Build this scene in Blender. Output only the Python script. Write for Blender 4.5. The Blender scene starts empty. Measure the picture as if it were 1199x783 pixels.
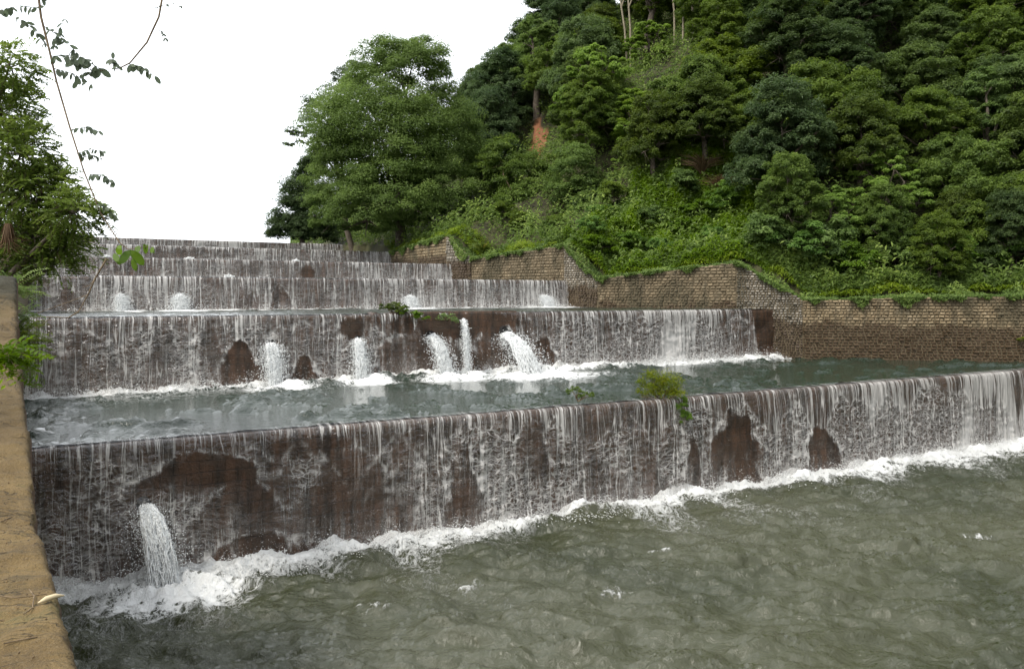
import bpy, math, random
import numpy as np
from mathutils import Vector
from math import radians as R
rng = np.random.default_rng(7)
random.seed(7)
S = bpy.context.scene

# ------------------------------------------------------------------ camera
EYE = 6.2; FOC = 930.0; CX = 599.5; HY = 345.0
cam = bpy.data.cameras.new('camera'); co = bpy.data.objects.new('camera', cam)
S.collection.objects.link(co); S.camera = co
cam.sensor_width = 36; cam.lens = FOC / 1199 * 36
cam.shift_y = -(391.5 - HY) / 1199
cam.clip_end = 3000; cam.clip_start = 0.05
co.location = (0, 0, EYE); co.rotation_euler = (R(90), 0, 0)

# ------------------------------------------------------------------ world
w = bpy.data.worlds.new('World'); S.world = w; w.use_nodes = True
nt = w.node_tree; nt.nodes.clear()
out = nt.nodes.new('ShaderNodeOutputWorld'); bg = nt.nodes.new('ShaderNodeBackground')
sky = nt.nodes.new('ShaderNodeTexSky'); sky.sky_type = 'NISHITA'; sky.sun_disc = False
sdir = Vector((-0.55, -0.50, 1.0)).normalized()
sky.sun_elevation = math.asin(sdir.z); sky.sun_rotation = math.atan2(sdir.x, sdir.y)
sky.dust_density = 3.0
hs = nt.nodes.new('ShaderNodeHueSaturation'); hs.inputs['Saturation'].default_value = 0.6
mx = nt.nodes.new('ShaderNodeMix'); mx.data_type = 'RGBA'
# an even layer of bright overcast cloud in front of most of the sky
tcw = nt.nodes.new('ShaderNodeTexCoord'); cn = nt.nodes.new('ShaderNodeTexNoise')
cn.inputs['Scale'].default_value = 2.2; cn.inputs['Detail'].default_value = 5
cr = nt.nodes.new('ShaderNodeValToRGB')
cr.color_ramp.elements[0].position = 0.3; cr.color_ramp.elements[0].color = (8.6, 9.0, 9.6, 1)
cr.color_ramp.elements[1].position = 0.7; cr.color_ramp.elements[1].color = (10.6, 10.8, 11.0, 1)
nt.links.new(tcw.outputs['Generated'], cn.inputs['Vector']); nt.links.new(cn.outputs['Fac'], cr.inputs['Fac'])
mx.inputs[0].default_value = 0.74
nt.links.new(sky.outputs[0], hs.inputs['Color'])
# added bright lobe in the cloud, ahead-left, so the pools reflect a paler sky
dp = nt.nodes.new('ShaderNodeVectorMath'); dp.operation = 'DOT_PRODUCT'; nt.links.new(tcw.outputs['Generated'], dp.inputs[0]); dp.inputs[1].default_value = Vector((-.42, .78, .46)).normalized()
mr = nt.nodes.new('ShaderNodeMapRange'); mr.interpolation_type = 'SMOOTHSTEP'; nt.links.new(dp.outputs['Value'], mr.inputs['Value'])
mr.inputs['From Min'].default_value = .45; mr.inputs['From Max'].default_value = 1.0; mr.inputs['To Min'].default_value = .92; mr.inputs['To Max'].default_value = 1.75
vm = nt.nodes.new('ShaderNodeVectorMath'); vm.operation = 'SCALE'; nt.links.new(cr.outputs[0], vm.inputs[0]); nt.links.new(mr.outputs[0], vm.inputs['Scale'])
nt.links.new(hs.outputs[0], mx.inputs[6]); nt.links.new(vm.outputs[0], mx.inputs[7])
nt.links.new(mx.outputs[2], bg.inputs['Color']); bg.inputs['Strength'].default_value = 0.10
nt.links.new(bg.outputs[0], out.inputs[0])
sl = bpy.data.lights.new('sun', 'SUN'); sl.energy = 2.0; sl.angle = R(14); sl.color = (1, 0.95, 0.86)
so = bpy.data.objects.new('sun', sl); S.collection.objects.link(so)
so.rotation_euler = sdir.to_track_quat('Z', 'Y').to_euler(); so.location = (-20, -20, 60)
S.view_settings.view_transform = 'Standard'; S.view_settings.look = 'None'
S.view_settings.exposure = 0.62; S.view_settings.gamma = 1.0
S.cycles.use_denoising = True
S.cycles.max_bounces = 6; S.cycles.diffuse_bounces = 3; S.cycles.glossy_bounces = 3
S.cycles.transmission_bounces = 3; S.cycles.transparent_max_bounces = 24
S.cycles.caustics_reflective = False; S.cycles.caustics_refractive = False

# ------------------------------------------------------------------ site geometry
A = np.array([0.876, 0.482]); N = np.array([-0.482, 0.876])       # along the weirs, upstream
LEV = [0.0, 3.0, 5.48, 7.04, 8.32, 9.64, 10.79]                   # water level of each pool
VW = [0, 19.2, 29.1, 39.5, 50.0, 60.5, 71.0]                      # where weir k stands
def uv2xy(u, v): return u * A[0] + v * N[0], u * A[1] + v * N[1]
def xy2uv(x, y): return x * A[0] + y * A[1], x * N[0] + y * N[1]
def at(px, py, Y): return Vector(((px - CX) / FOC * Y, Y, EYE + (HY - py) / FOC * Y))
def on_weir(px, v):                                               # pixel column -> u, depth on the line of a weir
    t = (px - CX) / FOC; Y = v / (N[1] + N[0] * t); return Y * (A[0] * t + A[1]), Y
# right bank masonry: plan points and top heights
RW = []
for px, Y, py in [(1199, 38.6, 343), (940, 40.0, 352), (862, 41.3, 308), (700, 45.4, 327), (660, 46.9, 288),
                  (552, 53.4, 304), (522, 55.0, 277), (455, 64.0, 297), (438, 67.0, 290), (375, 76.0, 290)]:
    p = at(px, py, Y); u, v = xy2uv(p.x, p.y); RW.append((u, v, p.z))
RW = [(60.0, -26.0, 6.3), (52.0, 5.0, 6.3), (45.5, 15.0, 6.3)] + RW
RW += [(RW[-1][0], 110.0, 12.0), (RW[-1][0] - 10, 160.0, 12.0)]
RWu = np.array([q[0] for q in RW]); RWv = np.array([q[1] for q in RW]); RWz = np.array([q[2] for q in RW])
def uR(v): return np.interp(v, RWv, RWu)
def zR(v): return np.interp(v, RWv, RWz)
LU = [(-60, 1.0), (3.9, 0.0), (6.6, -.28), (12.9, -.72), (14.2, -1.25), (19.2, -1.3), (29.1, -1.65), (39.5, -1.75), (75, -1.8), (300, -1.8)]
def uL(v): return np.interp(v, [a[0] for a in LU], [a[1] for a in LU])

# ------------------------------------------------------------------ noise
def pn(x, y, seed=0):
    x = np.asarray(x, float); y = np.asarray(y, float)
    xi = np.floor(x).astype(np.int64); yi = np.floor(y).astype(np.int64); xf = x - xi; yf = y - yi
    def g(ix, iy, dx, dy):
        h = (ix * 374761393 + iy * 668265263 + seed * 974634777) & 0xffffffff
        h = ((h ^ (h >> 13)) * 1274126177) & 0xffffffff; h = h ^ (h >> 16)
        a = (h & 0xffff) / 65535.0 * 2 * np.pi
        return np.cos(a) * dx + np.sin(a) * dy
    sx = xf * xf * xf * (xf * (xf * 6 - 15) + 10); sy = yf * yf * yf * (yf * (yf * 6 - 15) + 10)
    a = g(xi, yi, xf, yf); b = g(xi + 1, yi, xf - 1, yf); c = g(xi, yi + 1, xf, yf - 1); d = g(xi + 1, yi + 1, xf - 1, yf - 1)
    return (a + (b - a) * sx + (c + (d - c) * sx - (a + (b - a) * sx)) * sy) * 1.5
def fbm(x, y, o=4, seed=0):
    r = 0; amp = 1.0; f = 1.0
    for k in range(o): r = r + amp * pn(x * f + 17.3 * k, y * f - 9.1 * k, seed + k); amp *= .5; f *= 2.03
    return r
def sm(a, b, x): t = np.clip((x - a) / (b - a), 0, 1); return t * t * (3 - 2 * t)

# ------------------------------------------------------------------ mesh helpers
def mesh(name, V, F, mats, parent=None, smooth=True, uv=None, attr=None, fmat=None):
    V = np.asarray(V, np.float32); me = bpy.data.meshes.new(name)
    if isinstance(F, np.ndarray): Fs = [F]
    else: Fs = [np.asarray(f) for f in F if len(f)]
    me.vertices.add(len(V)); me.vertices.foreach_set('co', V.ravel())
    loops = np.concatenate([f.ravel() for f in Fs]).astype(np.int32)
    tot = np.concatenate([np.full(len(f), f.shape[1], np.int32) for f in Fs])
    st = np.concatenate([[0], np.cumsum(tot)[:-1]]).astype(np.int32)
    me.loops.add(len(loops)); me.loops.foreach_set('vertex_index', loops)
    me.polygons.add(len(tot)); me.polygons.foreach_set('loop_start', st); me.polygons.foreach_set('loop_total', tot)
    me.polygons.foreach_set('use_smooth', np.full(len(tot), smooth, bool))
    if uv is not None:
        l = me.uv_layers.new(name='UVMap'); l.data.foreach_set('uv', np.asarray(uv, np.float32)[loops].ravel())
    for k, a in (attr or {}).items():
        at_ = me.attributes.new(k, 'FLOAT', 'POINT'); at_.data.foreach_set('value', np.asarray(a, np.float32))
    if not isinstance(mats, (list, tuple)): mats = [mats]
    for m in mats: me.materials.append(m)
    if fmat is not None: me.polygons.foreach_set('material_index', np.asarray(fmat, np.int32))
    me.update(calc_edges=True); me.validate()
    o = bpy.data.objects.new(name, me); S.collection.objects.link(o)
    if parent is not None: o.parent = parent
    return o
def tag(o, label=None, cat=None, group=None, kind=None):
    if label: o['label'] = label
    if cat: o['category'] = cat
    if group: o['group'] = group
    if kind: o['kind'] = kind
    return o
def empty(name, loc, rz=0):
    o = bpy.data.objects.new(name, None); S.collection.objects.link(o); o.location = loc; o.rotation_euler = (0, 0, rz)
    o.empty_display_size = .3; return o
def copy_thing(root, loc, rz=0, sc=1):
    r = root.copy(); S.collection.objects.link(r); r.location = loc; r.rotation_euler = (0, 0, rz)
    r.scale = (sc, sc, sc) if not isinstance(sc, tuple) else sc
    for ch in list(root.children):
        c = ch.copy(); S.collection.objects.link(c); c.parent = r
    return r
def gridF(nu, nv):                                                # faces of an (nu x nv) vertex grid, index = i*nv+j
    i, j = np.meshgrid(np.arange(nu - 1), np.arange(nv - 1), indexing='ij'); a = (i * nv + j).ravel()
    return np.stack([a, a + nv, a + nv + 1, a + 1], 1)
class MB:                                                         # collects pieces into one mesh
    def __init__(s): s.V = []; s.F = {}; s.n = 0; s.at = []
    def add(s, V, F, a=0.0):
        V = np.asarray(V, float); F = np.asarray(F); s.V.append(V)
        s.F.setdefault(F.shape[1], []).append(F + s.n); s.n += len(V)
        s.at.append(np.broadcast_to(np.asarray(a, float), (len(V),)))
    def build(s, name, mat, parent=None, smooth=True):
        return mesh(name, np.concatenate(s.V), [np.concatenate(f) for f in s.F.values()], mat, parent, smooth,
                    attr={'tint': np.concatenate(s.at)})
def tube(mb, pts, rad, n=7, a=0.0, cap=True):
    P = np.array([list(p) for p in pts], float); k = len(P); rad = np.broadcast_to(rad, (k,))
    T = np.gradient(P, axis=0); T /= np.linalg.norm(T, axis=1)[:, None] + 1e-9
    ref = np.array([0.0, 0, 1]) if abs(T[0][2]) < .8 else np.array([1.0, 0, 0])
    X = np.cross(T, ref); X /= np.linalg.norm(X, axis=1)[:, None] + 1e-9; Y = np.cross(T, X)
    an = np.arange(n) / n * 2 * np.pi
    V = P[:, None] + rad[:, None, None] * (np.cos(an)[None, :, None] * X[:, None] + np.sin(an)[None, :, None] * Y[:, None])
    i, j = np.meshgrid(np.arange(k - 1), np.arange(n), indexing='ij')
    F = np.stack([i * n + j, i * n + (j + 1) % n, (i + 1) * n + (j + 1) % n, (i + 1) * n + j], -1).reshape(-1, 4)
    mb.add(V.reshape(-1, 3), F, a)
def leaves(C, Nn, L, W, T=None, droop=0.0):
    """pointed leaves: four vertices each, folded along the midrib"""
    m = len(C); Nn = Nn / (np.linalg.norm(Nn, axis=1)[:, None] + 1e-9)
    if T is None: T = rng.normal(size=(m, 3))
    T = T - (T * Nn).sum(1)[:, None] * Nn; T /= np.linalg.norm(T, axis=1)[:, None] + 1e-9
    B = np.cross(Nn, T); L = np.broadcast_to(L, (m,))[:, None]; W = np.broadcast_to(W, (m,))[:, None]
    V = np.stack([C - T * L / 2, C + B * W / 2 + Nn * W * .15, C + T * L / 2 - Nn * L * droop, C - B * W / 2 + Nn * W * .15], 1).reshape(-1, 3)
    F = np.arange(m * 4).reshape(m, 4)
    return V, F

# ------------------------------------------------------------------ materials
def mat(name):
    m = bpy.data.materials.new(name); m.use_nodes = True; n = m.node_tree; n.nodes.clear()
    o = n.nodes.new('ShaderNodeOutputMaterial'); b = n.nodes.new('ShaderNodeBsdfPrincipled')
    n.links.new(b.outputs[0], o.inputs[0]); return m, n, b, o
class G:                                                          # terse node graph builder
    def __init__(s, n): s.n = n
    def node(s, t, **k):
        x = s.n.nodes.new(t)
        for a, b in k.items():
            if a.startswith('_'): setattr(x, a[1:], b)
            else: s.put(x.inputs[int(a[1:])] if a[0] == 'i' and a[1:].isdigit() else x.inputs[a], b)
        return x
    def put(s, i, v):
        if isinstance(v, bpy.types.NodeSocket): s.n.links.new(v, i)
        else: i.default_value = v
    def math(s, op, a, b=0.0, c=0.0):
        x = s.node('ShaderNodeMath', _operation=op); s.put(x.inputs[0], a); s.put(x.inputs[1], b); s.put(x.inputs[2], c); return x.outputs[0]
    def noise(s, vec, scale=5, detail=4, rough=.5, dist=0.0, out=0):
        x = s.node('ShaderNodeTexNoise', Scale=scale, Detail=detail, Roughness=rough, Distortion=dist)
        s.put(x.inputs['Vector'], vec); return x.outputs[out]
    def mapv(s, vec, sc, loc=(0, 0, 0)):
        x = s.node('ShaderNodeMapping', Scale=sc, Location=loc); s.put(x.inputs['Vector'], vec); return x.outputs[0]
    def ss(s, v, a, b, lo=0.0, hi=1.0):
        x = s.node('ShaderNodeMapRange', _interpolation_type='SMOOTHSTEP'); s.put(x.inputs['Value'], v)
        s.put(x.inputs['From Min'], a); s.put(x.inputs['From Max'], b); s.put(x.inputs['To Min'], lo); s.put(x.inputs['To Max'], hi); return x.outputs[0]
    def mix(s, f, a, b):
        x = s.node('ShaderNodeMix', _data_type='RGBA'); s.put(x.inputs[0], f)
        s.put(x.inputs[6], a if isinstance(a, bpy.types.NodeSocket) else (*a, 1)); s.put(x.inputs[7], b if isinstance(b, bpy.types.NodeSocket) else (*b, 1)); return x.outputs[2]
    def attr(s, n): return s.node('ShaderNodeAttribute', _attribute_name=n).outputs['Fac']
    def bump(s, h, st=.5, d=.05): 
        x = s.node('ShaderNodeBump', Strength=st, Distance=d); s.put(x.inputs['Height'], h); return x.outputs[0]
    def obj(s): return s.node('ShaderNodeTexCoord').outputs['Object']
    def uv(s): return s.node('ShaderNodeTexCoord').outputs['UV']

def leaf_mat(name, c1, c2, c3, rough=.5, trans=.5, hue=.0):
    m, n, b, o = mat(name); g = G(n)
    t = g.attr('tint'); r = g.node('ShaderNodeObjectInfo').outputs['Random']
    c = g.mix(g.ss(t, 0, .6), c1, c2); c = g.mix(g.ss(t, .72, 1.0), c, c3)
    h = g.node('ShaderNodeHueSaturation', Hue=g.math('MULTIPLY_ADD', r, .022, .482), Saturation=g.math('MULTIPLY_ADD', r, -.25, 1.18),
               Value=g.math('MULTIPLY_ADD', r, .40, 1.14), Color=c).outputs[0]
    g.put(b.inputs['Base Color'], h); b.inputs['Roughness'].default_value = rough
    b.inputs['Specular IOR Level'].default_value = .35
    tr = g.node('ShaderNodeBsdfTranslucent', Color=h)
    ms = g.node('ShaderNodeMixShader', Fac=trans); n.links.new(b.outputs[0], ms.inputs[1]); n.links.new(tr.outputs[0], ms.inputs[2])
    n.links.new(ms.outputs[0], o.inputs[0]); return m
M = {}
M['leaf_dark'] = leaf_mat('leaf_dark', (.050, .082, .022), (.100, .150, .036), (.20, .27, .07))
M['leaf_mid'] = leaf_mat('leaf_mid', (.064, .108, .024), (.125, .190, .040), (.24, .32, .075))
M['leaf_light'] = leaf_mat('leaf_light', (.11, .18, .032), (.19, .29, .05), (.30, .40, .09))
M['leaf_olive'] = leaf_mat('leaf_olive', (.080, .130, .034), (.145, .215, .058), (.23, .31, .095))
M['leaf_blue'] = leaf_mat('leaf_blue', (.042, .074, .028), (.078, .122, .044), (.14, .20, .07))
M['leaf_fern'] = leaf_mat('leaf_fern', (.06, .12, .02), (.12, .215, .032), (.20, .32, .05))
M['leaf_yellow'] = leaf_mat('leaf_yellow', (.09, .14, .02), (.20, .25, .03), (.36, .28, .06))
M['leaf_dry'] = leaf_mat('leaf_dry', (.14, .10, .06), (.22, .16, .09), (.32, .25, .15))
M['leaf_grey'] = leaf_mat('leaf_grey', (.08, .105, .07), (.12, .155, .10), (.18, .23, .13))

def bark(name, c1, c2):
    m, n, b, o = mat(name); g = G(n); v = g.obj()
    f = g.noise(g.mapv(v, (6, 6, 1.5)), 3, 6, .65)
    g.put(b.inputs['Base Color'], g.mix(g.ss(f, .35, .65), c1, c2)); b.inputs['Roughness'].default_value = .9
    g.put(b.inputs['Normal'], g.bump(f, .6, .03)); return m
M['bark'] = bark('bark', (.06, .045, .032), (.16, .13, .10))
M['bark_pale'] = bark('bark_pale', (.22, .18, .12), (.40, .35, .26))
M['twig'] = bark('twig', (.12, .085, .05), (.26, .19, .11))

# soil of the banks
m, n, b, o = mat('soil'); g = G(n); v = g.obj(); M['soil'] = m
f = g.noise(v, .6, 8, .6); f2 = g.noise(v, .08, 3)
c = g.mix(g.ss(f, .35, .65), (.035, .032, .016), (.075, .075, .028)); 
g.put(b.inputs['Base Color'], g.mix(g.ss(g.attr('red'), .3, .7), c, g.mix(f, (.20, .075, .035), (.36, .16, .08))))
b.inputs['Roughness'].default_value = .95; g.put(b.inputs['Normal'], g.bump(f, 1, .3))

# weir concrete: red-brown, wet, in masonry lifts
m, n, b, o = mat('wet_weir_masonry'); g = G(n); M['weir'] = m; v = g.obj(); uvn = g.uv()
br = g.node('ShaderNodeTexBrick', Scale=1.0, Vector=uvn, Color1=(1, 1, 1, 1), Color2=(.6, .6, .6, 1), Mortar=(0, 0, 0, 1))
br.inputs['Mortar Size'].default_value = .012; br.inputs['Mortar Smooth'].default_value = .6
br.inputs['Brick Width'].default_value = .55; br.inputs['Row Height'].default_value = .27
f = g.noise(uvn, 1.3, 8, .6); f2 = g.noise(g.mapv(uvn, (2.5, .35, 1)), 1.6, 6, .6); f3 = g.noise(uvn, 14, 5, .7)
c = g.mix(g.ss(f2, .35, .65), (.030, .018, .010), (.105, .052, .026)); c = g.mix(g.ss(f, .48, .68), c, (.070, .043, .026))
c = g.mix(g.math('MULTIPLY', g.ss(f3, .52, .7), .45), c, (.16, .10, .065))
c = g.mix(g.math('MULTIPLY', br.outputs['Fac'], .45), c, (.02, .017, .013))
g.put(b.inputs['Base Color'], c); g.put(b.inputs['Roughness'], g.ss(f3, .3, .7, .30, .6))
hh = g.math('ADD', g.math('MULTIPLY', f3, .8), g.math('MULTIPLY', f, 1.2)); hh = g.math('SUBTRACT', hh, g.math('MULTIPLY', br.outputs['Fac'], .5))
g.put(b.inputs['Normal'], g.bump(hh, .9, .06))

# falling water: streaks near the crest, lace and scales below
def water_sheet(name, pale=.74):
    m, n, b, o = mat(name); g = G(n); u = g.uv(); sep = g.node('ShaderNodeSeparateXYZ', Vector=u); s = sep.outputs[1]
    cov = g.attr('cover'); lace = g.attr('lace')
    wob = g.noise(g.mapv(u, (.9, .5, 1)), 1.5, 3, .5, out=1)
    uw = g.node('ShaderNodeVectorMath', _operation='MULTIPLY_ADD'); g.put(uw.inputs[0], wob); uw.inputs[1].default_value = (.20, .4, 0); g.put(uw.inputs[2], u); uw = uw.outputs[0]
    wob2 = g.noise(g.mapv(u, (6, 6, 1)), 1, 3, .6, out=1)
    uf = g.node('ShaderNodeVectorMath', _operation='MULTIPLY_ADD'); g.put(uf.inputs[0], wob2); uf.inputs[1].default_value = (.16, .12, 0); g.put(uf.inputs[2], uw); uf = uf.outputs[0]
    st1 = g.noise(g.mapv(uw, (8, .30, 1)), 1, 3, .55); st2 = g.noise(g.mapv(uw, (24, .7, 1)), 1, 3, .6)
    brk = g.noise(g.mapv(uw, (5, 4, 1), (3, 3, 0)), 1, 4, .6); big = g.noise(g.mapv(u, (.7, .35, 1)), 1, 4, .6)
    def ridge(x, w_): return g.ss(g.math('ABSOLUTE', g.math('SUBTRACT', x, .5)), 0.0, w_, 1, 0)
    th1 = g.noise(g.mapv(uw, (3.4, .14, 1), (2, 8, 0)), 1, 2, .5); th2 = g.noise(g.mapv(uw, (9, .22, 1), (9, 8, 0)), 1, 2, .5)
    thd = g.math('MAXIMUM', ridge(th1, .020), g.math('MULTIPLY', ridge(th2, .032), .75)); thd = g.math('MULTIPLY', thd, g.ss(st1, .40, .56))
    # veil: thin brownish film with fine white threads
    bias = g.math('MULTIPLY', g.math('ADD', g.math('SUBTRACT', cov, .55), g.math('MULTIPLY', g.math('SUBTRACT', big, .5), .8)), .30)
    fine = g.ss(g.math('ADD', g.math('ADD', g.math('MULTIPLY', st1, .5), g.math('MULTIPLY', st2, .5)), bias), .49, .60)
    veil = g.math('MULTIPLY_ADD', fine, .66, g.math('MULTIPLY', g.ss(cov, .1, .8), .05))
    veil = g.math('MULTIPLY', veil, g.ss(s, .30, .55, .62, 1.0))
    # below the break: wavy crescents, then a net of drips
    v1 = g.node('ShaderNodeTexVoronoi', _feature='DISTANCE_TO_EDGE', Scale=1.0); g.put(v1.inputs['Vector'], g.mapv(uf, (3.4, 7.5, 1)))
    v2 = g.node('ShaderNodeTexVoronoi', _feature='DISTANCE_TO_EDGE', Scale=1.0); g.put(v2.inputs['Vector'], g.mapv(uf, (8.0, 9.0, 1)))
    net1 = g.ss(g.math('ADD', v1.outputs['Distance'], g.math('MULTIPLY', g.math('SUBTRACT', brk, .5), .25)), .0, .16, 1, 0); net2 = g.ss(v2.outputs['Distance'], .0, .17, 1, 0)
    crs = ridge(g.noise(g.mapv(uf, (2.2, 8.5, 1)), 1, 2, .5), .055)
    low = g.attr('low')
    net = g.math('MAXIMUM', g.math('MULTIPLY', net1, g.ss(brk, .36, .56)), g.math('MULTIPLY', g.math('MULTIPLY', net2, g.ss(brk, .60, .42)), g.math('MULTIPLY_ADD', low, .6, .25)))
    net = g.math('MAXIMUM', net, g.math('MULTIPLY', crs, g.math('MULTIPLY', g.ss(brk, .44, .58), .8)))
    netd = g.ss(g.math('ADD', cov, g.math('MULTIPLY', g.math('SUBTRACT', big, .5), 1.6)), .05, .65)
    net = g.math('MULTIPLY', net, g.math('MULTIPLY_ADD', netd, .85, .08))
    lcol = g.math('MAXIMUM', net, g.math('MULTIPLY', fine, g.ss(g.math('ADD', cov, bias), .62, 1.05)))
    al = g.math('ADD', g.math('MULTIPLY', veil, g.math('SUBTRACT', 1.0, lace)), g.math('MULTIPLY', lcol, lace))
    al = g.math('MULTIPLY', al, g.ss(cov, .04, .22))
    rim = g.math('MULTIPLY', g.attr('rim'), g.ss(g.math('ADD', brk, g.math('MULTIPLY', st2, .5)), .62, .84))
    strm = g.math('MULTIPLY', g.attr('stream'), g.ss(g.math('ADD', g.math('MULTIPLY', st2, .6), g.math('MULTIPLY', brk, .6)), .50, .68))
    al = g.math('ADD', g.math('ADD', al, rim), g.math('ADD', strm, g.math('MULTIPLY', thd, g.ss(cov, .05, .4))))
    al = g.math('MINIMUM', g.math('MULTIPLY', al, g.ss(s, .28, .5, .45, 1.0)), .95); l2 = v1.outputs['Distance']; st = st1
    b.inputs['Base Color'].default_value = (pale, pale * .97, pale * .93, 1); b.inputs['Roughness'].default_value = .28
    b.inputs['Specular IOR Level'].default_value = .6
    g.put(b.inputs['Normal'], g.bump(g.math('ADD', al, g.math('MULTIPLY', st2, .5)), .8, .05))
    # thin clear film between the streaks
    gl = g.node('ShaderNodeBsdfGlossy', Roughness=.16, Color=(.9, .92, .95, 1)); g.put(gl.inputs['Normal'], g.bump(g.math('ADD', st, g.math('MULTIPLY', l2, 1.0)), 1.0, .08))
    tr = g.node('ShaderNodeBsdfTransparent'); fr = g.node('ShaderNodeFresnel', IOR=1.33)
    film = g.node('ShaderNodeMixShader', Fac=g.math('MULTIPLY', g.ss(cov, .02, .3), .05)); n.links.new(tr.outputs[0], film.inputs[1]); n.links.new(gl.outputs[0], film.inputs[2])
    ms = g.node('ShaderNodeMixShader', Fac=g.math('MULTIPLY', al, .92)); n.links.new(film.outputs[0], ms.inputs[1]); n.links.new(b.outputs[0], ms.inputs[2])
    n.links.new(ms.outputs[0], o.inputs[0]); return m
M['sheet'] = water_sheet('falling_water')

# pool water with foam
def pool_mat(name, bs, deep=(.025, .031, .009)):
    m, n, b, o = mat(name); g = G(n); v = g.obj(); fo = g.attr('foam'); mk = g.attr('murk')
    n1 = g.noise(g.mapv(v, (1, 1, 0)), 2.2, 6, .65, .4); n2 = g.noise(g.mapv(v, (1, 1, 0)), 7, 5, .7, .3)
    r1 = g.math('ABSOLUTE', g.math('SUBTRACT', n1, .5)); r2 = g.math('ABSOLUTE', g.math('SUBTRACT', n2, .5))
    web = g.math('MINIMUM', g.math('MULTIPLY', r1, 1.0), g.math('MULTIPLY', r2, 1.5))
    e = g.math('SUBTRACT', g.math('MULTIPLY', fo, 1.0), g.math('MULTIPLY', g.math('ADD', g.math('MULTIPLY', web, 5.0), g.math('MULTIPLY', n2, .35)), 1.0))
    ff = g.ss(e, -.16, .38)
    col = g.mix(mk, (.058, .062, .031), deep)
    g.put(b.inputs['Base Color'], g.mix(ff, col, (.88, .89, .88))); g.put(b.inputs['Roughness'], g.math('MULTIPLY_ADD', ff, .5, .04))
    b.inputs['IOR'].default_value = 1.5
    w1 = g.noise(g.mapv(v, (1, 1.5, 0)), 3.6, 6, .62, .6); w2 = g.noise(g.mapv(v, (1, 1, 0)), 20, 3, .6, .3)
    g.put(b.inputs['Normal'], g.bump(g.math('ADD', g.math('ADD', w1, g.math('MULTIPLY', w2, .22)), g.math('MULTIPLY', ff, g.math('MULTIPLY', n2, 2.2))), bs, .14))
    return m
M['water'] = pool_mat('pool_water', .55); M['calm'] = pool_mat('terrace_water', .42, (.022, .034, .022))

# froth
m, n, b, o = mat('froth'); g = G(n); M['foam'] = m; v = g.obj(); f = g.noise(v, 9, 5, .7)
b.inputs['Base Color'].default_value = (.9, .91, .9, 1); b.inputs['Roughness'].default_value = .6
g.put(b.inputs['Normal'], g.bump(f, .8, .06))

m, n, b, o = mat('broken_water'); g = G(n); M['jet'] = m; v = g.obj()
b.inputs['Base Color'].default_value = (.88, .90, .90, 1); b.inputs['Roughness'].default_value = .4
tr = n.nodes.new('ShaderNodeBsdfTransparent'); ms_ = n.nodes.new('ShaderNodeMixShader')
g.put(ms_.inputs[0], g.ss(g.noise(g.mapv(v, (1, 1, .6)), 17, 4, .7, .6), .36, .50, .12, 1)); n.links.new(tr.outputs[0], ms_.inputs[1]); n.links.new(b.outputs[0], ms_.inputs[2]); n.links.new(ms_.outputs[0], o.inputs[0])
m, n, b, o = mat('dark_opening'); b.inputs['Base Color'].default_value = (.012, .011, .01, 1); b.inputs['Roughness'].default_value = .8; M['hole'] = m
# bank masonry stones, tint = stone tone, dark damp lower courses
def stone(name, damp_top, c1, c2, c3):
    m, n, b, o = mat(name); g = G(n); v = g.obj(); t = g.attr('tint'); z = g.node('ShaderNodeSeparateXYZ', Vector=v).outputs[2]
    f = g.noise(v, 3.0, 7, .65); f2 = g.noise(g.mapv(v, (1, 1, .5)), .55, 5, .6); f3 = g.noise(v, 22, 3, .6)
    c = g.mix(t, c1, c2); c = g.mix(g.math('MULTIPLY', g.ss(f, .5, .7), .5), c, c3)
    c = g.mix(g.math('MULTIPLY', g.ss(f2, .44, .60), .8), c, (.065, .058, .032)); c = g.mix(g.math('MULTIPLY', g.ss(g.noise(g.mapv(v, (1.6, 1.6, .25)), 1.2, 4, .6), .52, .66), .55), c, (.06, .055, .035))        # moss and grime blotches
    z2 = g.math('ADD', z, g.math('MULTIPLY', g.math('SUBTRACT', f2, .5), 2.2))
    z2 = g.math('ADD', z2, g.math('MULTIPLY', g.math('SUBTRACT', f, .5), .8))
    wet = g.ss(z2, damp_top - .12, damp_top + .12, .88, 0)
    c = g.mix(wet, c, (.062, .034, .015)); g.put(b.inputs['Base Color'], c)
    g.put(b.inputs['Roughness'], g.math('MULTIPLY_ADD', wet, -.35, .88))
    g.put(b.inputs['Normal'], g.bump(g.math('ADD', f, g.math('MULTIPLY', f3, .5)), .8, .05)); return m
M['mortar'] = bark('mortar', (.09, .07, .042), (.19, .15, .09))
# coping
m, n, b, o = mat('coping_concrete'); g = G(n); M['coping'] = m; v = g.obj()
f = g.noise(v, 1.1, 8, .6); f2 = g.noise(v, 5, 8, .7); f3 = g.noise(v, 40, 4, .7); f4 = g.noise(g.mapv(v, (.8, 2.2, 1)), 1.3, 4, .6, 1.2)
c = g.mix(g.ss(f, .35, .65), (.14, .088, .028), (.25, .168, .062)); c = g.mix(g.math('MULTIPLY', g.ss(f2, .5, .75), .55), c, (.11, .075, .033))
c = g.mix(g.math('MULTIPLY', g.ss(f3, .55, .75), .35), c, (.08, .062, .04))
crk = g.ss(g.math('ABSOLUTE', g.math('SUBTRACT', f4, .5)), 0, .010, 1, 0)
c = g.mix(g.math('MULTIPLY', crk, .6), c, (.06, .045, .025)); f5 = g.noise(g.mapv(v, (1, 3.5, 3)), 2.2, 7, .7); f6 = g.noise(v, 90, 3, .7)
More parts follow.
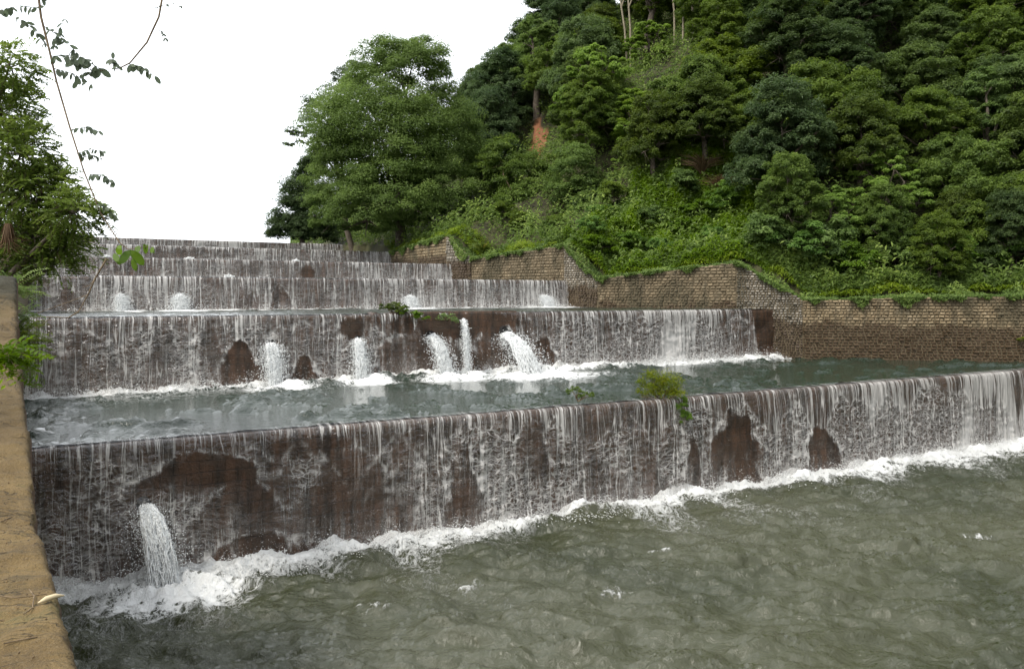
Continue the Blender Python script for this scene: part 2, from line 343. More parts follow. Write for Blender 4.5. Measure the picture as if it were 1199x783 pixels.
c = g.mix(g.math('MULTIPLY', g.ss(f5, .52, .66), .6), c, (.075, .058, .026)); c = g.mix(g.math('MULTIPLY', g.ss(f6, .58, .72), .5), c, (.42, .34, .20)); c = g.mix(g.math('MULTIPLY', g.ss(f6, .42, .30), .5), c, (.05, .04, .022))
c = g.mix(g.math('MULTIPLY', g.ss(g.math('ADD', f, g.math('MULTIPLY', f2, .4)), .78, .92), .6), c, (.10, .115, .035))
z = g.node('ShaderNodeSeparateXYZ', Vector=v).outputs[2]
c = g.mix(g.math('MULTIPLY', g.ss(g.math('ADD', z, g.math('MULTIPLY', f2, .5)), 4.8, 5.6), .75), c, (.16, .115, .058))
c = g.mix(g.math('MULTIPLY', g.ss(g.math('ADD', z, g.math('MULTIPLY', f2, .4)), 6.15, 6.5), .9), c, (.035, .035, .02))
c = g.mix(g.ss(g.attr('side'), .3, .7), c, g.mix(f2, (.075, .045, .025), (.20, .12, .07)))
g.put(b.inputs['Base Color'], c); b.inputs['Roughness'].default_value = .9
g.put(b.inputs['Normal'], g.bump(g.math('ADD', g.math('ADD', f2, g.math('MULTIPLY', f3, .5)), g.math('ADD', g.math('MULTIPLY', f6, .15), g.math('MULTIPLY', crk, -.6))), 1.0, .05))

# ------------------------------------------------------------------ terrain: one sheet out to the horizon
def dist_poly(u, v):
    d = np.full(u.shape, 1e9)
    for k in range(len(RW) - 1):
        a = np.array(RW[k][:2]); b_ = np.array(RW[k + 1][:2]); e = b_ - a
        t = np.clip(((u - a[0]) * e[0] + (v - a[1]) * e[1]) / (e @ e), 0, 1)
        d = np.minimum(d, np.hypot(u - a[0] - t * e[0], v - a[1] - t * e[1]))
    return np.where(u > uR(v), d, -d)
def level(v, off=0): return np.array(LEV)[np.clip(np.searchsorted(np.array(VW[1:]), v) + off, 0, 6)]
def ground(x, y):
    u, v = xy2uv(x, y); d = dist_poly(u, v); dl = uL(v) - u
    bed = np.minimum(level(v, -1) - .6, level(v, 0) - .6) - .6 * (v < 19)
    top = zR(v)
    dd = np.maximum(d - .5, 0)
    hill = top + .15 + .38 * np.minimum(dd, 4) + .80 * np.clip(dd - 4, 0, 60) + .25 * np.clip(dd - 64, 0, 80)
    fall = 1 - sm(84, 122, v + .15 * (u - 40))
    hill = top + (hill - top) * fall + fbm(u * .08, v * .08, 4, 3) * np.clip(dd * .15, 0, 2.2) * fall
    hill = hill * (d > .5) + (d <= .5) * bed
    lt = np.interp(v, [-50, 12, 15, 19, 29, 39, 50, 60, 71], [4.5, 4.5, 4.6, 4.6, 6.0, 7.4, 8.6, 9.9, 11])
    left = lt - .1 + .12 * np.clip(dl - 1, 0, 30) + fbm(u * .1, v * .1, 3, 9) * np.clip(dl * .1, 0, 1)
    return np.where(d > 0, hill, np.where(dl > .5, left, bed))
def axis(lo, hi, core, step, far):
    a = list(np.arange(core[0], core[1] + step, step)); s = step; p = a[-1]
    while p < hi: s *= 1.25; p += s; a.append(p)
    s = step; p = a[0]
    while p > lo: s *= 1.25; p -= s; a.insert(0, p)
    return np.array(a)
gu = axis(-900, 900, (-8, 95), .7, 0); gv = axis(-900, 900, (-12, 125), .7, 0)
U, Vv = np.meshgrid(gu, gv, indexing='ij'); X, Y = uv2xy(U, Vv); Z = ground(X, Y)
redc = at(630, 165, 78)
for Yq in np.arange(48, 120, .5):
    q_ = at(630, 165, Yq)
    if ground(np.array(q_.x), np.array(q_.y)) > q_.z: redc = q_; break
red = np.exp(-(((X - redc.x) / (.85 + .3 * np.sin(Y * 1.3))) ** 2 + ((Y - redc.y) / 4) ** 2) ** 2)
tag(mesh('ground', np.stack([X, Y, Z], -1).reshape(-1, 3), gridF(len(gu), len(gv)), M['soil'], attr={'red': red.ravel()}), kind='structure')

# ------------------------------------------------------------------ weirs
def patch_field(k, u, z, pts, want_rim=False):
    """holes in the sheet, given where the photograph shows bare wall: px, py, rx, ry, strength"""
    c = np.zeros_like(u); rim = np.zeros_like(u)
    for px, py, rx, ry, s in pts:
        u0, Y0 = on_weir(px, VW[k]); z0 = EYE + (HY - py) / FOC * Y0
        ux = (on_weir(px + rx, VW[k])[0] - on_weir(px - rx, VW[k])[0]) / 2; rz = ry / FOC * Y0
        nz = fbm(u * 1.5, z * 1.2, 5, 5)
        if ry < 18:
            q = ((u - u0) / ux) ** 2 + ((z - z0) / rz) ** 2 + .5 * nz + .45 * fbm(u * 6, z * .9, 3, 12)
            c = np.maximum(c, s * (1 - sm(.55, 1.15, q)))
        else:                                                     # an arch: the water parts at its top and runs down both sides
            lean = .25 * ux * fbm(u * 0 + px, z * .8, 2, 3); d = (z0 + rz - z) / (2 * rz) + .10 * nz
            q = np.abs(u - u0 - lean) / (ux * 1.1 * np.sqrt(np.maximum(d, .002))) + .30 * nz + .25 * fbm(u * .6, z * .5, 2, 8) + .14 * fbm(u * 6, z * .9, 3, 12)
            f = sm(0, .10, d) * (1 - sm(.85, 1.35, d)); c = np.maximum(c, s * f * (1 - sm(.80, 1.05, q)) * np.clip(1.02 - .35 * np.clip(d - .45, 0, 1) + .25 * nz, .5, 1))
            rim = np.maximum(rim, s * sm(.0, .04, d + .05) * (1 - sm(.5, 1.2, d)) * np.exp(-((q - 1.06) / .13) ** 2) * .9)
    rim = rim * (1 - sm(.2, .6, c))
    if want_rim: return c, rim
    return c
DRY = {1: [(230, 548, 85, 20, .85), (280, 590, 60, 30, .5), (300, 640, 75, 22, .75), (365, 520, 45, 14, .5), (400, 560, 60, 40, .45), (538, 562, 24, 44, .75), (618, 530, 26, 42, .6),
           (857, 512, 34, 36, .75), (868, 560, 30, 30, .7), (955, 528, 26, 32, .85), (806, 545, 12, 36, .7), (745, 545, 30, 40, .35), (120, 600, 40, 40, .3), (480, 540, 45, 45, .35), (690, 560, 35, 30, .4)],
       2: [(278, 425, 24, 30, .95), (300, 442, 30, 14, .8), (355, 434, 20, 20, .95), (535, 379, 84, 17, 1.), (500, 420, 75, 40, .6), (415, 382, 20, 14, .9), (632, 415, 20, 22, .85), (580, 400, 28, 26, .7),
           (455, 425, 25, 30, .6), (190, 400, 20, 22, .5), (245, 410, 14, 40, .5), (100, 420, 40, 30, .3)],
       3: [(80, 352, 20, 18, .6), (326, 352, 14, 20, .7), (140, 350, 14, 20, .3), (380, 356, 30, 8, .4)],
       4: [(290, 318, 14, 10, .5), (358, 318, 10, 10, .8), (410, 318, 12, 8, .5)], 5: [(230, 297, 60, 6, .6), (190, 298, 20, 6, .6)], 6: []}
LABW = {1: ('lowest and nearest weir wall of brown wet masonry across the channel', 'broad nearest waterfall of white streaks pouring into the front pool'),
        2: ('second weir wall from the front with its bare red-brown middle', 'second waterfall from the front, broken by bare brown wall and jets'),
        3: ('third weir wall from the front, behind the shrubs on the crest', 'third waterfall from the front, a long even curtain of streaks'),
        4: ('fourth weir wall from the front, ending below the stone bank', 'fourth waterfall from the front, thin grey curtain over a step'),
        5: ('fifth weir wall from the front, just below the topmost step', 'fifth waterfall from the front, dark ribbed strip below the top step'),
        6: ('topmost weir wall forming the skyline of the dam', 'topmost waterfall on the skyline under the white sky')}
WALLS = {}
for k in range(1, 7):
    v0 = VW[k]; L = LEV[k]; Lb = LEV[k - 1]; u0 = uL(v0) - .5; u1 = float(uR(v0)) + (.35 if k > 1 else .5)
    du = [0, .05, .07, .09, .1, .12, .12][k]; nu = int((u1 - u0) / du)
    us = np.linspace(u0, u1, nu)
    uw_ = us
    # wall
    zs = np.linspace(Lb - .9, L - .05, 26); UU, ZZ = np.meshgrid(us[::3], zs, indexing='ij')
    raise_ = .10 * sm(0, .3, patch_field(k, UU, ZZ * 0 + L - .2, DRY[2][3:4])) if k == 2 else 0
    VV = v0 + .05 * fbm(UU * .7, ZZ * 1.5, 4, k) + (ZZ < 0) * 0
    top = np.stack([UU[:, -1], VV[:, -1] + .75, ZZ[:, -1]], -1); bot = top.copy(); bot[:, 2] = Lb - .9
    P = np.concatenate([np.stack([UU, VV, ZZ + (raise_ if k == 2 else 0) * (ZZ > L - .2)], -1), top[:, None] + np.array([0, 0, 0.0]), bot[:, None]], 1)
    if k == 2: P[:, -2, 2] = P[:, -3, 2]
    UVw = np.stack([P[..., 0], P[..., 2] + P[..., 1] - v0], -1).reshape(-1, 2)
    x, y = uv2xy(P[..., 0], P[..., 1])
    WALLS[k] = tag(mesh('weir_wall', np.stack([x, y, P[..., 2]], -1).reshape(-1, 3), gridF(P.shape[0], P.shape[1]), M['weir'], uv=UVw), LABW[k][0], 'weir', 'stepped weir walls across the channel')
    # curtain
    if k == 2: us = np.linspace(u0, on_weir(878, v0)[0], nu)
    H = L - Lb; r = .16
    ns = int(H / (.045 if k == 1 else .06)) 
    s_lip = np.array([-.45, -.3, -.18, -.08]); th = np.linspace(0, np.pi / 2, 6)
    prof = [(.45 - .1, .012 ), (.25, .01), (.1, .005)] + [(.0 - r * math.sin(t) * .9, -r + r * math.cos(t)) for t in th]
    hs_ = np.linspace(r + .05, H + .12, ns); prof += [(-r * .9 - .07 * math.sqrt((h - r) / 1.0) , -h) for h in hs_]
    prof = np.array(prof); seg = np.concatenate([[0], np.cumsum(np.hypot(np.diff(prof[:, 0]), np.diff(prof[:, 1])))])
    UU, SS = np.meshgrid(us, seg, indexing='ij'); PV = np.broadcast_to(prof[:, 0], UU.shape); PZ = np.broadcast_to(prof[:, 1], UU.shape)
    fallw = sm(.2, .6, SS)
    rid = pn(UU * 4.5 + .8 * pn(UU * 1.3, SS * .7, 3), SS * .45, 11 + k); rid2 = pn(UU * 11, SS * 1.1, 21 + k)
    scal = pn(UU * 2.6, SS * 4.6, 31 + k) + .6 * pn(UU * 6, SS * 9.5, 41 + k)
    scl = np.abs(pn(UU * .42, UU * 0 + k, 51)) * 1.5 + .45 * np.abs(pn(UU * 1.1, UU * 0 + k, 52))
    brk_d = .62 + (H - 1.1) * np.clip(scl, 0, 1) * (.62 if k == 1 else .45) + (.9 * sm(29, 34, UU) if k == 1 else 0)
    lacef = sm(-.06, .16, SS - brk_d + .12 * fbm(UU * 3, SS * 3, 3, 53))
    brim = np.exp(-((SS - brk_d) / .07) ** 2) * .55 * sm(.1, .5, np.abs(np.gradient(brk_d, axis=0) / np.gradient(UU, axis=0))) 
    stream = np.zeros_like(UU)
    for px_, w_, top_, a_ in {1: [(488, .20, .95, .8), (560, .16, .7, .75), (585, .10, 1.0, .5), (925, .22, .4, .6), (795, .2, .6, .6), (205, .12, 1.7, .5), (270, .10, 2.0, .6), (450, .08, 1.2, .5)],
                              2: [(70, .2, .8, .5), (225, .16, .8, .75), (318, .35, .9, .7), (425, .12, .6, .6), (445, .05, .1, .7), (470, .06, .1, .6), (395, .1, .5, .5), (690, .12, .4, .3)], 3: [(60, .3, .1, .5), (120, .2, .5, .4), (430, .2, .1, .5), (560, .2, .1, .5)]}.get(k, []):
        uc = on_weir(px_, v0)[0]; wd_ = w_ * (.7 + .5 * SS / H); stream = np.maximum(stream, a_ * np.exp(-((UU - uc - .12 * pn(SS * .8, SS * 0, int(px_))) / wd_) ** 2) * sm(top_ - .1, top_ + .35, SS))
    if k >= 3: lacef = lacef * .55
    disp = (.028 * rid + .014 * rid2) * sm(.1, .4, SS) + .035 * scal * lacef * fallw
    Zc = L + PZ + .006 * rid * (1 - fallw); Vc = v0 + .03 + PV - disp - .02 * (1 + 0 * UU)
    if k == 2: UU = UU + sm(us[-1] - 1.5, us[-1], UU) * .35 * (SS / H) ** 1.5
    dry, rim_ = patch_field(k, UU, Zc, DRY[k], True)
    base = .50 + .34 * fbm(UU * .22, SS * .25, 3, 61 + k)
    if k == 1:
        base = base + .36 * sm(20, 34, UU) - .22 * (1 - sm(5, 14, UU)) * sm(.4, .9, SS); lacef = lacef * (1 - .45 * sm(29, 34, UU))
    if k == 2: base = base + .16 * sm(17, 20, UU) - .12 * (1 - sm(16, 18, UU)) + .1 * sm(1.2, 0, SS)
    if k >= 3: base = base + .06
    cover = np.clip(base, .18, 1.15) * (1 - dry)
    x, y = uv2xy(UU, Vc)
    tag(mesh('waterfall', np.stack([x, y, Zc], -1).reshape(-1, 3), gridF(nu, len(prof)), M['sheet'],
             uv=np.stack([UU + 7 * k, SS], -1).reshape(-1, 2), attr={'rim': np.maximum(rim_, brim * (1 - dry)).ravel(), 'stream': (stream * (1 - .6 * dry)).ravel(), 'low': sm(.35, .9, SS / H).ravel(), 'cover': cover.ravel(), 'lace': np.clip(lacef, 0, 1).ravel()}), LABW[k][1], 'waterfall', 'waterfalls over the stepped weirs')

# ------------------------------------------------------------------ pools
JETS = [  # weir, px, py at the mouth, px, py where it lands, mouth radius, spread, strength
    (1, 168, 592, 192, 690, .10, .34), (2, 316, 404, 322, 448, .16, .24), (2, 418, 398, 424, 444, .10, .20), (2, 503, 394, 524, 438, .14, .26),
    (2, 541, 374, 548, 437, .05, .10), (2, 590, 393, 622, 434, .24, .48), (3, 210, 347, 211, 369, .16, .24), (3, 479, 348, 482, 362, .15, .22),
    (3, 634, 347, 643, 362, .12, .28), (3, 141, 346, 143, 371, .10, .16)]
JP = []
for k, px, py, qx, qy, r0, r1 in JETS:
    u0, Y0 = on_weir(px, VW[k]); z0 = EYE + (HY - py) / FOC * Y0
    zb = LEV[k - 1] if k < 3 else LEV[k - 1]
    out_ = .9 if k == 1 else .55 * (z0 - zb) ** .5
    if (k, px) == (2, 590): out_ = 1.3
    if (k, px) == (1, 168): out_ = .75
    if (k, px) == (2, 503): out_ = .9
    v1 = VW[k] - .15 - out_; u1, Y1 = on_weir(qx, v1)
    JP.append((k, u0, VW[k] - .1, z0, u1, v1, zb, r0, r1))
def pool(k, name, us, vs):
    Ug, Vg = np.meshgrid(us, vs, indexing='ij'); L = LEV[k]
    X, Y = uv2xy(Ug, Vg)
    v1 = VW[k + 1] if k < 6 else 1e9
    db = v1 - .3 - Vg                                             # distance from the foot of the weir upstream
    near = sm(70, 15, Y)
    wx = X + .30 * fbm(X * .9, Y * .9, 3, 5); wy = Y + .30 * fbm(X * .9 + 9, Y * .9, 3, 6)
    def rg(f, sd): return 1 - np.sqrt(pn(wx * f, wy * f * (2.7 if k == 0 else 2.1), sd) ** 2 + .03) * 1.6
    md = np.clip(.55 + 1.1 * fbm(X * .35, Y * .5, 3, 99), .05, 1.4)
    h = md * (.065 * rg(.62, 71 + k) + .050 * rg(1.5, 81 + k)) + .10 * fbm(X * .55, Y * 1.2, 2, 97) + .012 * rg(3.7, 91 + k) + .060 * fbm(X * 1.0, Y * 2.9, 3, 95) + .022 * fbm(X * 1.9, Y * 5.0, 2, 96) + .05 * fbm(X * .3, Y * .35, 2, 75) - .09
    amp = 1.55 if k == 0 else 1.8 if k == 1 else .3
    edge = sm(.1, .9, Vg - VW[k]) if k else 1                     # calm and level where it slips over the crest below
    flow = fbm(Ug * .35, Vg * .2, 3, 33 + k)
    foam = np.zeros_like(Ug)
    if k < 6:
        wd = .55 + .35 * flow + (.55 * sm(20, 34, Ug) if k == 0 else .35 * sm(18, 26, Ug))
        if k == 1: wd *= .6
        if k > 1: wd *= .5
        wd = np.maximum(wd * (.62 + .38 * sm(10, 24, Ug)), .16)
        foam = 1.3 * np.exp(-np.maximum(db, 0) / wd * 1.0) * (1 + .45 * fbm(Ug * 2.5, Vg * 3, 4, 46))
        far = (.52 if k == 0 else .40) * np.exp(-db / (2.2 + 1.2 * flow)) * sm(-.3, .6, flow + .2); foam = np.maximum(foam, far)
        h = h + (.105 if k == 0 else .09) * np.exp(-(np.maximum(db - .1, 0) / (.35 + .5 * wd)) ** 2) * np.maximum(.1, 1 + .7 * fbm(Ug * .9, Vg * 1.8, 3, 44) + .45 * fbm(Ug * 5, Vg * 6, 3, 45))
        for (kk, a0, b0, c0, a1, b1, zb, r0, r1) in JP:
            if kk == k + 1:
                q = np.hypot((Ug - a1 - .15) / 1.5, (Vg - b1 + .45) / 1.0) / (r1 / .28 if k else 1.0)
                foam = np.maximum(foam, 1.15 * np.exp(-q ** 2 * 1.1) * (1 + .55 * fbm(Ug * 3.5, Vg * 4.5, 4, 48))); h = h + .10 * np.exp(-q ** 2 * 2) * (1 + .7 * fbm(Ug * 3, Vg * 3, 3, 5) + .4 * fbm(Ug * 8, Vg * 8, 3, 5))
    if k == 0:                                                    # small breaking crests out on the pool
        for px, py in [(545, 682), (720, 686), (438, 709), (778, 640), (1150, 622)]:
            Y0 = EYE * FOC / (py - HY); x0 = (px - CX) / FOC * Y0
            q = np.hypot((X - x0) / .34, (Y - Y0) / .13); q = q + 1.3 * fbm(X * 6, Y * 9, 3, 2) + .25; foam = np.maximum(foam, .44 * np.exp(-np.maximum(q, 0) ** 2)); h += .03 * np.exp(-q ** 2)
    Zg = L + h * amp * edge + (.0 if k == 0 else .0)
    if k: Zg = np.maximum(Zg, L - .03)
    murk = sm(-.4, .6, fbm(X * .12, Y * .12, 3, 15)) if k == 0 else np.ones_like(X)
    o = mesh(name, np.stack([X, Y, Zg], -1).reshape(-1, 3), gridF(len(us), len(vs)), M['water' if k == 0 else 'calm'], attr={'foam': foam.ravel(), 'murk': murk.ravel()})
    tag(o, kind='structure')
us = np.concatenate([np.arange(-.2, 16, .055), np.arange(16, 46, .075), np.arange(46.2, 70, .6)])
vs = np.concatenate([np.arange(-60, -4, 1.0), np.arange(-4, 4, .12), np.arange(4, 19.35, .06)])
us0 = us; 
pool(0, 'water', np.concatenate([[-.6], us0]), vs)
for k in range(1, 7):
    uu = np.arange(-2.2, float(uR(VW[k])) + (9 if k == 1 else .5), .1 if k < 3 else .3)
    vv = np.arange(VW[k] + .03 + (0.28), (VW[k + 1] + .2) if k < 6 else 110, .09 if k < 3 else .3)
    pool(k, 'water', uu, vv)

# ------------------------------------------------------------------ froth along the feet, spray, jets
def ico():
    t = (1 + 5 ** .5) / 2
    V = np.array([(-1, t, 0), (1, t, 0), (-1, -t, 0), (1, -t, 0), (0, -1, t), (0, 1, t), (0, -1, -t), (0, 1, -t), (t, 0, -1), (t, 0, 1), (-t, 0, -1), (-t, 0, 1)], float)
    V /= np.linalg.norm(V[0])
    F = np.array([(0, 11, 5), (0, 5, 1), (0, 1, 7), (0, 7, 10), (0, 10, 11), (1, 5, 9), (5, 11, 4), (11, 10, 2), (10, 7, 6), (7, 1, 8), (3, 9, 4), (3, 4, 2), (3, 2, 6), (3, 6, 8), (3, 8, 9), (4, 9, 5), (2, 4, 11), (6, 2, 10), (8, 6, 7), (9, 8, 1)])
    return V, F
IV, IF = ico()
def blobs(C, Rr, flat=None, jit=.25):
    m = len(C); Rr = np.asarray(Rr); Rr = np.broadcast_to(Rr[:, None] if Rr.ndim == 1 else Rr, (m, 3))
    V = IV[None] * (1 + jit * rng.normal(size=(m, 12, 1))) * Rr[:, None, :]; V = V + C[:, None]
    F = IF[None] + (np.arange(m) * 12)[:, None, None]
    return V.reshape(-1, 3), F.reshape(-1, 3)
for k in (1, 2, 3):
    v0 = VW[k]; u0 = float(uL(v0)) - .2; u1 = float(uR(v0)); mb = MB()
    m = {1: 34000, 2: 12000, 3: 3000}[k]
    uu = rng.uniform(u0, u1, m); den = .5 + .5 * fbm(uu * .35, uu * 0, 3, 9); 
    den = den + (sm(18, 34, uu) * .7 if k == 1 else sm(17, 24, uu) * .7) - (.25 if k > 1 else 0)
    keep = rng.uniform(0, 1.0, m) < np.clip(den, .15, 1.2); uu = uu[keep]; den = np.clip(den[keep], .2, 1.5)
    back = .25 + np.abs(rng.normal(size=len(uu))) * (.20 + .28 * den) * (1 if k == 1 else .75)
    hump = np.clip(fbm(uu * 1.4, uu * 0 + 2, 3, 19) + .6, .1, 1.6)
    zz = np.abs(rng.normal(size=len(uu))) * .17 * hump * np.clip(1.3 - back, .15, 1.2) * (1.0 + .7 * den)
    x, y = uv2xy(uu, v0 - back); sz = rng.uniform(.004, .013, len(uu)) * (1 if k == 1 else 1.4)
    V, F = blobs(np.stack([x, y, LEV[k - 1] + .04 + zz * .8], -1), np.stack([sz * 1.5, sz * 1.5, sz * .8], -1)); mb.add(V, F)
    tag(mb.build('foam', M['foam']), kind='stuff')
    # fine spray in front of the curtain
    m2 = {1: 14000, 2: 5000, 3: 1000}[k]; uu = rng.uniform(u0, u1, m2); dz = rng.exponential(.22, m2); bk = rng.uniform(.22, .55, m2)
    x, y = uv2xy(uu, v0 - bk); mb = MB(); sz = rng.uniform(.0015, .0045, m2) * (1 if k == 1 else 1.6)
    V, F = blobs(np.stack([x, y, LEV[k - 1] + .1 + dz], -1), np.stack([sz, sz, sz * 1.8], -1)); mb.add(V, F)
    tag(mb.build('spray', M['foam']), kind='stuff')
for (k, a0, b0, z0, a1, b1, zb, r0, r1) in JP:
    if r0 < .08 or k > 2: continue
    mb = MB(); x, y = uv2xy(a0, VW[k] + .2); x2, y2 = uv2xy(a0, VW[k] - .17); r_ = r0 * (1.45 if k == 1 else 1.0)
    tube(mb, [(x, y, z0 + r0 * .75), (x2, y2, z0 + r0 * .75)], [r_, r_], 14)
    c0 = np.array([x2, y2, z0 + r0 * .75]); an = np.arange(14) / 14 * 2 * np.pi
    mb.add(np.concatenate([[c0], c0 + np.stack([np.cos(an) * A[0] * r_, np.cos(an) * A[1] * r_, np.sin(an) * r_], -1)]), [(0, 1 + j, 1 + (j + 1) % 14) for j in range(14)])
    mb.build('drain_opening', M['hole'], WALLS[k])
JL = ['tall white jet spurting from the front weir near the left bank', 'broad faint spout between two bare brown patches on the second weir', 'narrow white spout left of the bare brown middle of the second weir',
      'curving white spout below the mossy crest of the second weir', 'long thin thread of water from the crest of the second weir', 'largest white jet gushing from the middle of the second weir',
      'bright white spout near the left of the third weir', 'small white spout behind the green shrub on the second crest', 'slanting pale spout at the right end of the third weir', 'faint leftmost spout on the third weir']
for i, (k, a0, b0, z0, a1, b1, zb, r0, r1) in enumerate(JP):
    mb = MB(); n_ = 260 if r0 > .08 else 30
    for s_ in range(n_):
        an = rng.uniform(0, 6.28); q = math.sqrt(rng.uniform()); n0 = np.array([math.cos(an) * q, math.sin(an) * q])
        t = np.linspace(0, rng.uniform(.55, 1.02) if s_ % 3 else 1.02, 12); lat = t; dr = t ** 1.9
        tt = t ** .8
        uu = a0 + (a1 - a0) * tt + n0[0] * (r0 + (r1 - r0) * t ** .7) + rng.normal(size=12) * .014 * (.5 + t * 2.0)
        vv = b0 + (b1 - b0) * tt + n0[1] * (r0 * .3 + (r1 - r0) * t) + rng.normal(size=12) * .014 * (.5 + t * 2)
        zz = z0 + (zb - .02 - z0) * dr + n0[1] * r0 * .8 * (1 - t) + rng.normal(size=12) * .03
        x, y = uv2xy(uu, vv); w_ = rng.uniform(.5, 1.2) * (.015 if r0 > .08 else .014) * (r0 / .1) ** .5
        tube(mb, np.stack([x, y, zz], -1), w_ * (1 - .6 * t) + .004, 5)
    m_ = 3600; t = rng.uniform(.05, 1, m_) ** .8; sp = (r0 + (r1 - r0) * t) * 1.5
    uu = a0 + (a1 - a0) * t + rng.normal(size=m_) * sp * .7; vv = b0 + (b1 - b0) * t + rng.normal(size=m_) * sp * .6; zz = z0 + (zb - z0) * t ** 1.9 + rng.normal(size=m_) * sp * .3
    x, y = uv2xy(uu, vv); sz = rng.uniform(.004, .014, m_) * (1 if k == 1 else 1.5); V, F = blobs(np.stack([x, y, np.maximum(zz, zb)], -1), sz); mb.add(V, F)
    tag(mb.build('water_jet', M['jet']), JL[i], 'water jet', 'jets spurting from the drain holes of the weirs')
# tiny heads of white water where far pools boil over their crest
for i, (px, py, k) in enumerate([(125, 300, 4), (222, 302, 4), (268, 323, 3), (346, 305, 4)]):
    v_ = VW[k] + 1.2; u_, Y_ = on_weir(px, v_); p = at(px, py, Y_)
    m_ = 110; C = np.array([p.x, p.y, LEV[k] + .0]) + rng.normal(size=(m_, 3)) * np.array([.10, .06, .06]); C[:, 2] = LEV[k] + np.abs(C[:, 2] - LEV[k])
    V, F = blobs(C, rng.uniform(.02, .045, m_)); mb = MB(); mb.add(V, F)
    tag(mb.build('water_jet', M['foam']), ['leftmost white boil of water low on the fourth crest', 'small white boil on the fourth crest right of the twig', 'white boil of water on the third crest', 'rightmost tiny white boil on the fourth crest'][i], 'water jet', 'white boils on the far crests')

# ------------------------------------------------------------------ right bank masonry
SL = ['low flat-topped masonry wall of tan stones beside the front pool', 'sloping rough grey stone end wall at the second weir', 'long masonry wall rising behind the right end of the second waterfall',
      'steep dark-capped stone end wall beside the third weir', 'dark coursed stone wall with grassy top behind the third waterfall', 'short stained stone end wall beside the fourth weir',
      'farthest tan stone wall in the shade of the big round tree']
def stone_wall(i, P0, P1, label, foot, seg_extra=None, rough=.03, ch=.25, cl=.42, m_=None):
    """coursed stones, each a block of its own depth, on a mortar backing"""
    (ua, va, za), (ub, vb, zb) = P0, P1
    ax, ay = uv2xy(ua, va); bx, by = uv2xy(ub, vb); a = np.array([ax, ay]); b_ = np.array([bx, by]); Ld = np.linalg.norm(b_ - a); t = (b_ - a) / Ld; nn = np.array([-t[1], t[0]])
    cu, cv = uv2xy((ua + ub) / 2 - 1, (va + vb) / 2)
    if nn @ (np.array([cu, cv]) - (a + b_) / 2) < 0: nn = -nn                     # towards the channel
    ztop = lambda s: za + (zb - za) * s / Ld
    root = empty('stone_wall', (ax, ay, foot))
    mbb = MB(); D = 1.1; o0 = a - nn * .03
    V = []
    for s in (0, Ld):
        for dd in (0, -D):
            q = o0 + t * s + nn * dd; V += [(q[0] - ax, q[1] - ay, 0), (q[0] - ax, q[1] - ay, ztop(s) - foot)]
    mbb.add(V, [(0, 1, 5, 4), (2, 6, 7, 3), (1, 3, 7, 5), (0, 2, 3, 1), (4, 5, 7, 6), (0, 4, 6, 2)])
    mbb.build('mortar_backing', M['mortar'], root, smooth=False)
    mb = MB(); z = foot; row = 0; zmax = max(za, zb)
    while z < zmax:
        h = ch * rng.uniform(.88, 1.12); s = -rng.uniform(0, cl)
        while s < Ld:
            w_ = cl * rng.uniform(.6, 1.4); s0 = max(s, 0); s1 = min(s + w_, Ld); s += w_
            if s1 - s0 < .08: continue
            zt = min(z + h, ztop((s0 + s1) / 2) + rng.uniform(-.03, .06)); 
            if zt - z < .06: continue
            g_ = rng.uniform(.004, .013); d0 = rng.uniform(.0, rough) + (rough if rng.uniform() < .15 else 0)
            x0, x1, y0, y1 = s0 + g_, s1 - g_, z + g_, zt - g_ * .6; bv = min(.035, (y1 - y0) * .3)
            jj = rng.uniform(-.015, .015, 8)
            q = [(x0, y0, -.06), (x1, y0, -.06), (x1, y1, -.06), (x0, y1, -.06), (x0 + bv, y0 + bv + jj[0], d0 + jj[4] * .6), (x1 - bv, y0 + bv + jj[1], d0 + jj[5] * .6), (x1 - bv, y1 - bv + jj[2], d0 + jj[6] * .6), (x0 + bv, y1 - bv + jj[3], d0 + jj[7] * .6)]
            V = [(*(a + t * c[0] + nn * c[2] - a), c[1] - foot) for c in q]
            mb.add(V, [(4, 5, 6, 7), (0, 1, 5, 4), (1, 2, 6, 5), (2, 3, 7, 6), (3, 0, 4, 7)], float(np.clip(rng.normal(.5, .28), 0, 1)))
        z += h; row += 1
    mb.build('stone_courses', m_, root, smooth=False)
    tag(root, label, 'stone wall', 'stone walls of the right bank'); return root
tan = ((.24, .175, .10), (.40, .31, .19), (.48, .41, .30)); grey = ((.17, .15, .12), (.42, .38, .32), (.50, .47, .41)); dark = ((.15, .115, .068), (.31, .24, .15), (.38, .32, .22))
ms = [stone('stone_a', .45 + .0, *tan)]
segs = [(3, 4, 2.2, tan, 4.55, .17, .27), (4, 5, 2.6, grey, 4.75, .15, .2), (5, 6, 4.9, dark, 5.7, .19, .30), (6, 7, 4.6, grey, 6.6, .16, .21), (7, 8, 4.9, dark, 6.9, .2, .32), (8, 9, 6.2, grey, 8.4, .22, .3), (9, 10, 6.6, tan, 8.9, .26, .4)]
for i, (p, q, foot, cc, damp, ch, cl) in enumerate(segs):
    P0 = RW[p]; P1 = RW[q]
    if i == 0: P0 = (RW[3][0] + 6.0, RW[3][1] - 5.2, RW[3][2] + .02)
    stone_wall(i, P0, P1, SL[i], foot, rough=.05 if cc is grey else .035, ch=ch * .85, cl=cl * .85, m_=stone('stone', damp - foot, *cc))

